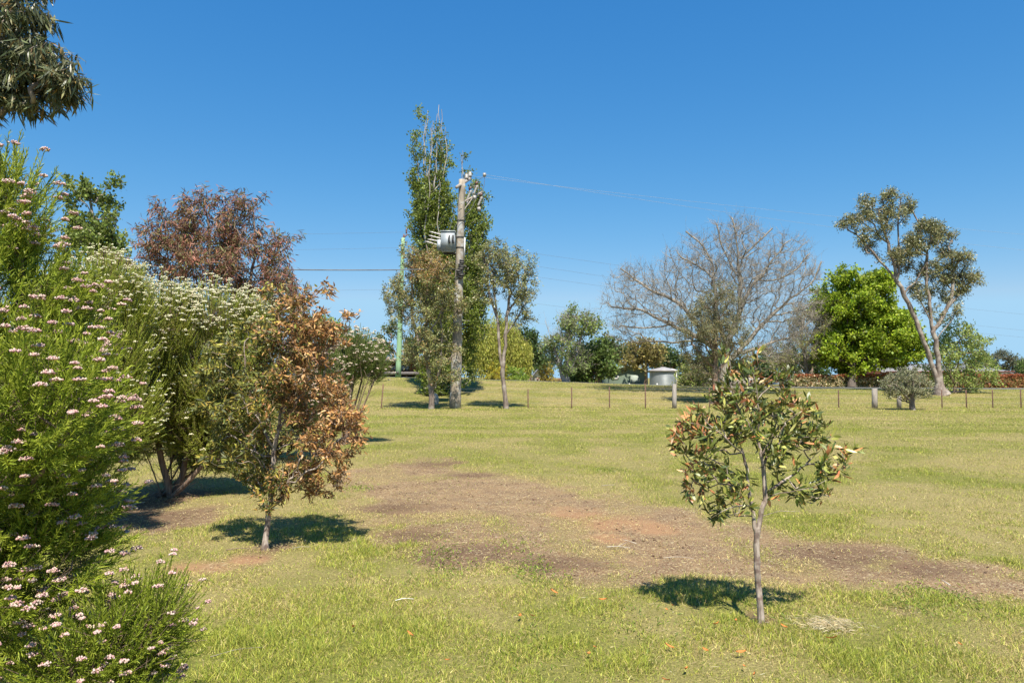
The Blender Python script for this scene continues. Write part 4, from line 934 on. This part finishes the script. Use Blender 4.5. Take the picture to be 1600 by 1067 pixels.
# ------------------------------------------------------------------ wire fence
def wire_fence():
    d = 37.4
    r = empty('wire_fence', (gx(596, d), d, 0), 'plain wire fence on rusty steel posts across the back of the field', 'fence'); L = (gx(596, d), d, 0)
    steel = [(596, 600, .12), (825, 608, 0), (893, 605, 0), (952, 604, 0), (1008, 600, 0), (1108, 606, 0), (1225, 606, 0), (1309, 609, 0), (1470, 609, 0), (1508, 609, 0), (1549, 609, 0), (1593, 609, 0), (1640, 609, 0)]
    if True:
        for px, top, lean in steel:
            x = gx(px, d); zb = tz(x, d); zt = gz(top, d); w = MB()
            # Y-section steel picket
            for a in (0, 2.09, 4.19):
                c, s = math.cos(a + .5) * .035, math.sin(a + .5) * .035; nx_, ny_ = -s * .12, c * .12
                V = []
                for z, o in ((zb - .1, 0), (zt, lean * .9)):
                    V += [(x + o - nx_, d - ny_, z), (x + o + c - nx_, d + s - ny_, z), (x + o + c + nx_, d + s + ny_, z), (x + o + nx_, d + ny_, z)]
                w.add(V, np.array([[0, 1, 5, 4], [1, 2, 6, 5], [2, 3, 7, 6], [3, 0, 4, 7], [4, 5, 6, 7]]))
            part(w, 'steel_post', M['rust'], r, L)
    for px, top, wd in ((1053, 600, .12), (1365, 607, .15), (1403, 618, .12)):
        x = gx(px, d); zb = tz(x, d); zt = gz(top, d); w = MB()
        tube(w, [(x - .01, d, zb - .1), (x, d, zb + .4), (x + .01, d, zt - .02), (x + .01, d, zt)], [wd, wd * .96, wd * .92, wd * .8], 10)
        o = part(w, 'timber_post', M['wood'], r, L); 
        if px == 1403: o['label'] = 'short timber post'
    for h in (.25, .55, .85, 1.02):
        w = MB(); xs = np.linspace(gx(596, d), gx(1640, d), 90); pts = np.stack([xs, np.full(90, d - .03), terrain(xs, np.full(90, d)) * 1.0 + h], 1); tube(w, pts, .0022, 3)
        part(w, 'wire', M['palewire'], r, L)
wire_fence()

# ------------------------------------------------------------------ poles and wires
def big_pole():
    d = 37.5; b = P(711, 636, d); t = P(722, 281, d); b[2] = tz(b[0], d) - .1
    r = empty('power_pole', (b[0], d, b[2] + .1), 'tall weathered power pole carrying a grey transformer box and switches', 'power pole'); L = (b[0], d, b[2] + .1)
    w = MB(); q = resample([b, b * .5 + t * .5, t], .6); tube(w, q, np.linspace(.30, .165, len(q)) * (1 + .015 * rng.normal(size=len(q))), 20); part(w, 'pole_shaft', M['pole'], r, L, True)
    ax = lambda py: b + (t - b) * ((636 - py) / 355.)
    top = ax(290)
    # crossarm pointing out of the picture plane, towards the eye on the left, away on the right
    dirn = norm(np.array([[.62, .0, .36]]))[0]; dirn = norm(np.array([[.75, -.9, .0]]))[0]
    A = top + np.array([-.42, 1.0, -.05]) ; B = top + np.array([.42, -1.0, .18]); A = P(713, 293, d - .5); B = P(735, 279, d + .9)
    w = MB(); u = norm((B - A)[None])[0]; tube(w, [A, B], .10, 4); part(w, 'crossarm', M['wood'], r, L)
    for f_ in (.97, .72):
        c = A + (B - A) * f_ + np.array([0, 0, .10]); w = MB()
        tube(w, [c, c + [0, 0, .06], c + [0, 0, .09], c + [0, 0, .15], c + [0, 0, .18], c + [0, 0, .26]], [.10, .13, .08, .12, .07, .09], 12); part(w, 'insulator', M['ceramic'], r, L)
    # second arm with three drop-out fuses to the right
    A2 = P(720, 318, d + .2); B2 = P(754, 300, d + 1.6)
    w = MB(); tube(w, [A2, B2], .055, 4); tube(w, [P(720, 335, d), P(738, 310, d + .8)], .025, 5); part(w, 'switch_arm', M['wood'], r, L)
    for px, py in ((733, 296), (743, 288), (750, 306)):
        dd = d + .9; c = P(px, py, dd); w = MB()
        tube(w, [c, c + [.12, 0, .12]], .07, 8); tube(w, [P(px + 1, py + 9, dd), c], .03, 6); o = part(w, 'switch_bracket', M['brown_ins'], r, L)
        w = MB(); a = P(px - 3, py + 16, dd); bq = P(px + 3, py + 2, dd); pts = [a + (bq - a) * s for s in np.linspace(0, 1, 9)]
        tube(w, pts, [.04, .075, .04, .075, .04, .075, .04, .075, .04], 10); tube(w, [P(px - 2, py + 18, dd), P(px - 1, py + 24, dd)], .10, 8); part(w, 'fuse', M['ceramic'], r, L)
        w = MB(); tube(w, [P(px + 4, py + 1, dd), P(px + 6, py + 10, dd), P(px + 1, py + 17, dd)], .018, 5); part(w, 'lead', M['wire'], r, L)
    # down leads
    for pts in ([(735, 282), (740, 292), (745, 298)], [(757, 275), (757, 290), (752, 303)], [(757, 275), (748, 282), (742, 284)], [(748, 300), (735, 330), (722, 340), (712, 350), (708, 364)], [(722, 318), (712, 322), (706, 345), (702, 362)]):
        w = MB(); tube(w, resample([P(*p, d - .32 if pts[0][0] < 724 or len(pts) == 5 else d + .9) for p in pts], .15), .013, 5); part(w, 'lead', M['wire'], r, L)
    w = MB(); tube(w, [P(757, 276, d + .9), P(757, 271, d + .9)], .09, 8); part(w, 'insulator', M['ceramic'], r, L)
    # transformer
    x0, x1 = P(692, 0, d)[0], P(713, 0, d)[0]; z0, z1 = gz(395, d), gz(365, d)
    w = MB(); box(w, x0, x1, d - .50, d + .35, z0 + .06, z1); box(w, x0 - .04, x1 + .04, d - .54, d + .39, z1, z1 + .05); box(w, x0 + .05, x1 - .05, d - .45, d + .3, z0, z0 + .058)
    tr = part(w, 'transformer', M['metal'], r, L)
    w = MB()
    for k in range(5): xx = x0 + .12 + k * .125; box(w, xx, xx + .03, d - .58, d - .503, z0 + .25, z1 - .25) if k > 9 else None
    box(w, x0 - .2, x0 - .003, d - .42, d + .2, z0 + .08, z0 + .62); w.build('terminal_box', M['metal'], tr, L)
    for px, py, px2, py2, dy in ((671, 362, 694, 368, .2), (670, 368, 693, 374, 0), (668, 374, 690, 378, -.15), (664, 377, 688, 384, -.3)):
        a = P(px, py, d + dy); c = P(px2, py2, d + dy); w = MB(); pts = [a + (c - a) * s for s in np.linspace(0, 1, 11)]; rr = [.03 if k % 2 else .05 for k in range(11)]; rr[0] = .025
        tube(w, pts, rr, 10); w.build('bushing', M['ceramic'], tr, L)
    for px in (702, 708):
        w = MB(); tube(w, resample([P(px, 368, d - .55), P(px - 1, 374, d - .62), P(px + 1, 380, d - .56)], .05), .05, 8); w.build('bushing', M['dark'], tr, L)
    w = MB(); box(w, x0 + .1, x1 + .35, d - .1, d + .1, z0 - .10, z0 - .003); w.build('bracket', M['dark'], tr, L)
    w = MB(); box(w, x1 + .003, x1 + .3, d - .05, d + .05, z1 - .2, z1 - .1); w.build('bracket', M['dark'], tr, L)
    # straps, cable bundle and white conduit
    for py in (345, 371, 387):
        c = ax(py); w = MB(); tube(w, [c - [0, 0, .03], c + [0, 0, .03]], .225, 20); part(w, 'strap', M['dark'], r, L)
    w = MB(); 
    for k in range(9):
        py = 408 + k * 3.2; c = ax(py); s = rng.uniform(-.08, .16)
        box(w, c[0] + s - .11, c[0] + s + .13, d - .40 + rng.uniform(-.02, .02), d - .22, c[2] - .06, c[2] + .035)
    part(w, 'cable_clamp', M['dark'], r, L)
    w = MB(); a = ax(372) + [.24, -.1, 0]; c = ax(402) + [.26, -.1, 0]; tube(w, [a, c], .035, 8); part(w, 'conduit', M['white'], r, L)
    return P(735, 275, d + .9), P(757, 270, d + .9), P(716, 420, d - .3)
pa, pb, pc = big_pole()
def green_pole():
    d = 53.6; b = P(622, 592, d); t = P(630, 372, d); b[2] = tz(b[0], d) - .1
    r = empty('power_pole', (b[0], d, b[2] + .1), 'slim green treated timber power pole left of the trees', 'power pole'); L = (b[0], d, b[2] + .1)
    w = MB(); q = resample([b, (b + t) / 2, t], 1.); tube(w, q, np.linspace(.22, .13, len(q)), 14); part(w, 'pole_shaft', M['greenpole'], r, L, True)
    for k, (ox, py) in enumerate(((5, 357), (1, 366), (-1, 371))):
        w = MB(); c = P(630 + ox, py + 8, d); tube(w, [c, c + [0, 0, .1], c + [0, 0, .15], c + [0, 0, .25], c + [0, 0, .3], c + [0, 0, .4]], [.05, .08, .05, .08, .05, .06], 8); part(w, 'insulator', M['brown_ins'], r, L)
    w = MB(); tube(w, [P(626, 376, d), P(637, 366, d)], .05, 6); part(w, 'crossarm', M['rust'], r, L)
    w = MB(); box(w, b[0] - .07, b[0] + .07, d - .25, d - .21, b[2] + .35, b[2] + .6); part(w, 'tag_plate', M['dark'], r, L)
green_pole()
def line(label, a, b, sag, rad, mat='wire', group='power lines across the sky'):
    rad *= .6
    a = np.array(a, float); b = np.array(b, float); t = np.linspace(0, 1, 60)[:, None]
    pts = a + (b - a) * t; pts[:, 2] -= (4 * sag * t * (1 - t))[:, 0]
    w = MB(); tube(w, pts, rad, 5); o = w.build('power_line', M[mat], None, tuple(a)); tag(o, label, 'power line', group)
line('pale thin power line leaving the big pole top to the right, upper of two', pa, P(2050, 398, 62), .5, .011, 'palewire')
line('pale thin power line leaving the big pole top to the right, lower of two', pb + [0, 0, -.1], P(2050, 425, 62), .9, .011, 'palewire')
line('thick black cable running left from the big pole at mid height', pc, P(-300, 384, 24), .35, .045)
for k, (ya, yb, lab) in enumerate([(363, 361, 'highest'), (387, 388, 'middle'), (452, 446, 'lowest')]):
    line('thin dark power line running left from the green pole, %s of three' % lab, P(631, ya, 53.6), P(-500, yb, 60), .35, .010)
for k, (ya, x2, yb, lab) in enumerate([(366, 2000, 520, 'highest'), (384, 2000, 548, 'second highest'), (402, 2000, 556, 'third highest'), (446, 2000, 585, 'lowest')]):
    line('thin power line sloping right from the green pole, %s of four' % lab, P(631, ya, 53.6), P(x2, yb, 100), 1.2, .012)

# ------------------------------------------------------------------ small things on the ground
def stick(label, px, py, L, ang, rad, mat='wood', bend=.1, fork=False):
    rad *= .55
    g = G(px, py); z = tz(g[0], g[1]) + rad + .006; c, s = math.cos(ang), math.sin(ang)
    p0 = np.array([g[0] - c * L / 2, g[1] - s * L / 2, z]); p1 = np.array([g[0] + c * L / 2, g[1] + s * L / 2, z + .008]); m_ = (p0 + p1) / 2 + [-s * L * bend, c * L * bend, .008]
    w = MB(); tube(w, resample([p0, m_, p1], L / 8), np.linspace(rad, rad * .5, len(resample([p0, m_, p1], L / 8))), 6)
    if fork: tube(w, [m_, m_ + [c * L * .3 - s * .06, s * L * .3 + c * .09, .02]], [rad * .7, rad * .3], 5)
    tag(w.build('stick', M[mat], None, (g[0], g[1], z)), label, 'stick', 'sticks lying on the ground')
stick('pale stick on the lower edge of the red soil, beside a forked one', 966, 858, .22, -.35, .008, 'stone', fork=True)
stick('short forked pale stick near the red soil patch', 985, 848, .16, 2.2, .006, 'stone', fork=True)
stick('thin pale twig lying below the bare soil, right of the two forked sticks', 1060, 874, .26, -.2, .005, 'stone')
stick('small white splinter lying on the grass below the bare soil', 632, 942, .13, .05, .006, 'white')
stick('long brown twig at the near edge of the bare soil', 735, 893, .26, .6, .005, 'bark_brown')
stick('thin brown twig across the bare soil, left of the sapling', 950, 885, .42, .12, .004, 'bark_brown')
stick('grey stick on dark soil under the pink bush', 215, 790, .22, 1.2, .012, 'stone')
stick('pale bark strip right of the sapling on the bare soil', 1478, 907, .12, 1.5, .010, 'stone')
stick('long thin twig beside the low pink bush', 372, 1025, .3, .45, .003, 'wood')
stick('fallen twig at the foot of the orange leaved sapling', 372, 858, .22, .08, .008, 'bark_brown')
stick('second fallen twig right of the orange leaved sapling foot', 470, 855, .16, .2, .006, 'wood')
stick('dry twig beyond the middle of the bare soil', 950, 760, .2, .1, .007, 'wood')
fl = [(1163, 1045), (1158, 1024), (1073, 1050), (1103, 1020), (1040, 1067), (942, 946), (812, 973), (832, 972), (919, 1027), (930, 1017), (1042, 958), (1050, 952), (553, 990), (1180, 1058), (1045, 1015), (1500, 1010), (700, 1040), (1300, 1003), (640, 1000), (1225, 985), (1120, 980), (1040, 700), (1150, 975), (865, 935)]
ol = None
for k, (px, py) in enumerate(fl):
    if not ol:
        w = MB(); t = np.linspace(0, 1, 6); L = .075
        V = []
        for q in t: wd = .013 * math.sin(math.pi * min(.97, q * .93 + .04)); V += [(q * L - L / 2, wd, .012 + .03 * (q - .5) ** 2 + .004), (q * L - L / 2, 0, .008 + .03 * (q - .5) ** 2), (q * L - L / 2, -wd, .012 + .03 * (q - .5) ** 2 + .004)]
        f = [[i * 3 + j, (i + 1) * 3 + j, (i + 1) * 3 + j + 1, i * 3 + j + 1] for i in range(5) for j in range(2)]
        w.add(V, np.array(f), np.array([.60, .21, .06])); ol = w.build('fallen_leaf', M['leafdry']); o = ol
    else: o = ol.copy(); COL.objects.link(o)
    g = G(px, py); o.location = (g[0], g[1], tz(g[0], g[1]) + .03); o.rotation_euler = (rng.normal() * .3, rng.normal() * .3, rng.random() * 6.28); s = .45 + .4 * rng.random(); o.scale = (s, s, s)
    tag(o, 'orange fallen leaf lying in the near grass', 'leaf', 'orange leaves fallen on the grass')
# bleached straw tuft and the pale stone by the poplar
g = G(1300, 978); w = MB(); n = 620
q = g + rng.normal(size=(n, 2)) * np.array([.10, .07]); a = rng.normal(3.4, .8, n)
leaves(w, np.stack([q[:, 0], q[:, 1], terrain(q[:, 0], q[:, 1]) + .012 + .03 * rng.random(n)], 1), np.stack([np.cos(a), np.sin(a), rng.normal(.12, .18, n)], 1), 0.03 + .06 * rng.random(n), .0028, pick([(.54, .45, .27), (.45, .36, .20), (.60, .52, .36)], n), curved=True)
tag(w.build('straw_tuft', M['leafdry'], None, (g[0], g[1], 0)), 'flattened bleached straw tuft on the grass right of the sapling', 'grass tuft', kind='stuff')
w = MB(); c = P(680, 624, 40.5); c[2] = tz(c[0], c[1]); q = norm(rng.normal(size=(1, 3)))
th = np.linspace(0, math.pi, 9)[:, None]; ph = np.linspace(0, 2 * math.pi, 14, endpoint=False)[None]
V = np.stack([np.sin(th) * np.cos(ph), np.sin(th) * np.sin(ph), np.cos(th) + 0 * ph], -1).reshape(-1, 3)
V = V * (1 + .22 * (fbm(V[:, 0] * 2 + 5, V[:, 2] * 2 + V[:, 1], 3) - .5))[:, None] * np.array([.22, .2, .42]) + c + [0, 0, .22]
i = np.arange(8)[:, None] * 14; j = np.arange(14)[None]; k2 = (j + 1) % 14
w.add(V, np.stack([i + j, i + 14 + j, i + 14 + k2, i + k2], -1).reshape(-1, 4)); tag(w.build('rock', M['stone'], None, tuple(c), smooth=True), 'pale stone standing at the foot of the tall poplar', 'rock')

# ------------------------------------------------------------------ light, sky, camera
W = bpy.data.worlds.new('World'); sc.world = W; W.use_nodes = True; nt = W.node_tree
bg = nt.nodes['Background']; sky = nt.nodes.new('ShaderNodeTexSky'); sky.sky_type = 'NISHITA'; sky.sun_disc = False
az = math.atan2(-SUN_DX, -1.0)          # direction towards the sun in the ground plane (x, y)
sdir = np.array([-SUN_DX, -1.0]); sdir = sdir / np.linalg.norm(sdir)
sky.sun_elevation = R(SUN_EL); sky.sun_rotation = math.atan2(sdir[0], sdir[1])
sky.altitude = 300; sky.air_density = 1.15; sky.dust_density = .15; sky.ozone_density = 3.2
hs = nt.nodes.new('ShaderNodeHueSaturation'); hs.inputs['Saturation'].default_value = 1.12
nt.links.new(sky.outputs[0], hs.inputs['Color'])
sep = nt.nodes.new('ShaderNodeSeparateColor'); cmb = nt.nodes.new('ShaderNodeCombineColor'); nt.links.new(hs.outputs[0], sep.inputs[0])
for k, (g, K, top) in enumerate(((1.38, .319, 2.05), (.82, .795, 3.5), (.54, 1.625, 9.))):
    pw = nt.nodes.new('ShaderNodeMath'); pw.operation = 'POWER'; pw.inputs[1].default_value = g
    ml = nt.nodes.new('ShaderNodeMath'); ml.operation = 'MULTIPLY'; ml.inputs[1].default_value = K
    nt.links.new(sep.outputs[k], pw.inputs[0]); nt.links.new(pw.outputs[0], ml.inputs[0]); mn = nt.nodes.new('ShaderNodeMath'); mn.operation = 'MINIMUM'; mn.inputs[1].default_value = top
    nt.links.new(ml.outputs[0], mn.inputs[0]); nt.links.new(mn.outputs[0], cmb.inputs[k])
gm = nt.nodes.new('ShaderNodeMath'); gm.operation = 'MULTIPLY'; gm.inputs[1].default_value = 1.37
bm = nt.nodes.new('ShaderNodeMath'); bm.operation = 'MAXIMUM'
nt.links.new(cmb.inputs[1].links[0].from_socket, gm.inputs[0]); nt.links.new(gm.outputs[0], bm.inputs[0]); nt.links.new(cmb.inputs[2].links[0].from_socket, bm.inputs[1]); nt.links.new(bm.outputs[0], cmb.inputs[2])
nt.links.new(cmb.outputs[0], bg.inputs[0]); bg.inputs[1].default_value = .1
sun = bpy.data.lights.new('sun', 'SUN'); sun.energy = 5.0; sun.angle = R(.53); sun.color = (1, .94, .81)
so = bpy.data.objects.new('sun', sun); COL.objects.link(so); so.location = (0, 0, 30)
ce = math.cos(R(SUN_EL)); v = np.array([sdir[0] * ce, sdir[1] * ce, math.sin(R(SUN_EL))])
import mathutils
so.rotation_euler = mathutils.Vector(v).to_track_quat('Z', 'Y').to_euler()
cam = bpy.data.cameras.new('camera'); cam.sensor_width = 36; cam.lens = F / 1600 * 36; cam.clip_end = 6000; cam.clip_start = .05
co = bpy.data.objects.new('camera', cam); COL.objects.link(co); co.location = (0, 0, H); co.rotation_euler = (math.pi / 2 + PITCH, 0, 0)
sc.camera = co
sc.view_settings.view_transform = 'Standard'; sc.view_settings.look = 'None'; sc.view_settings.exposure = .95; sc.view_settings.gamma = 1
sc.cycles.max_bounces = 6; sc.cycles.transparent_max_bounces = 4
print('done', time.time() - T0, sum(len(m.polygons) for m in bpy.data.meshes))
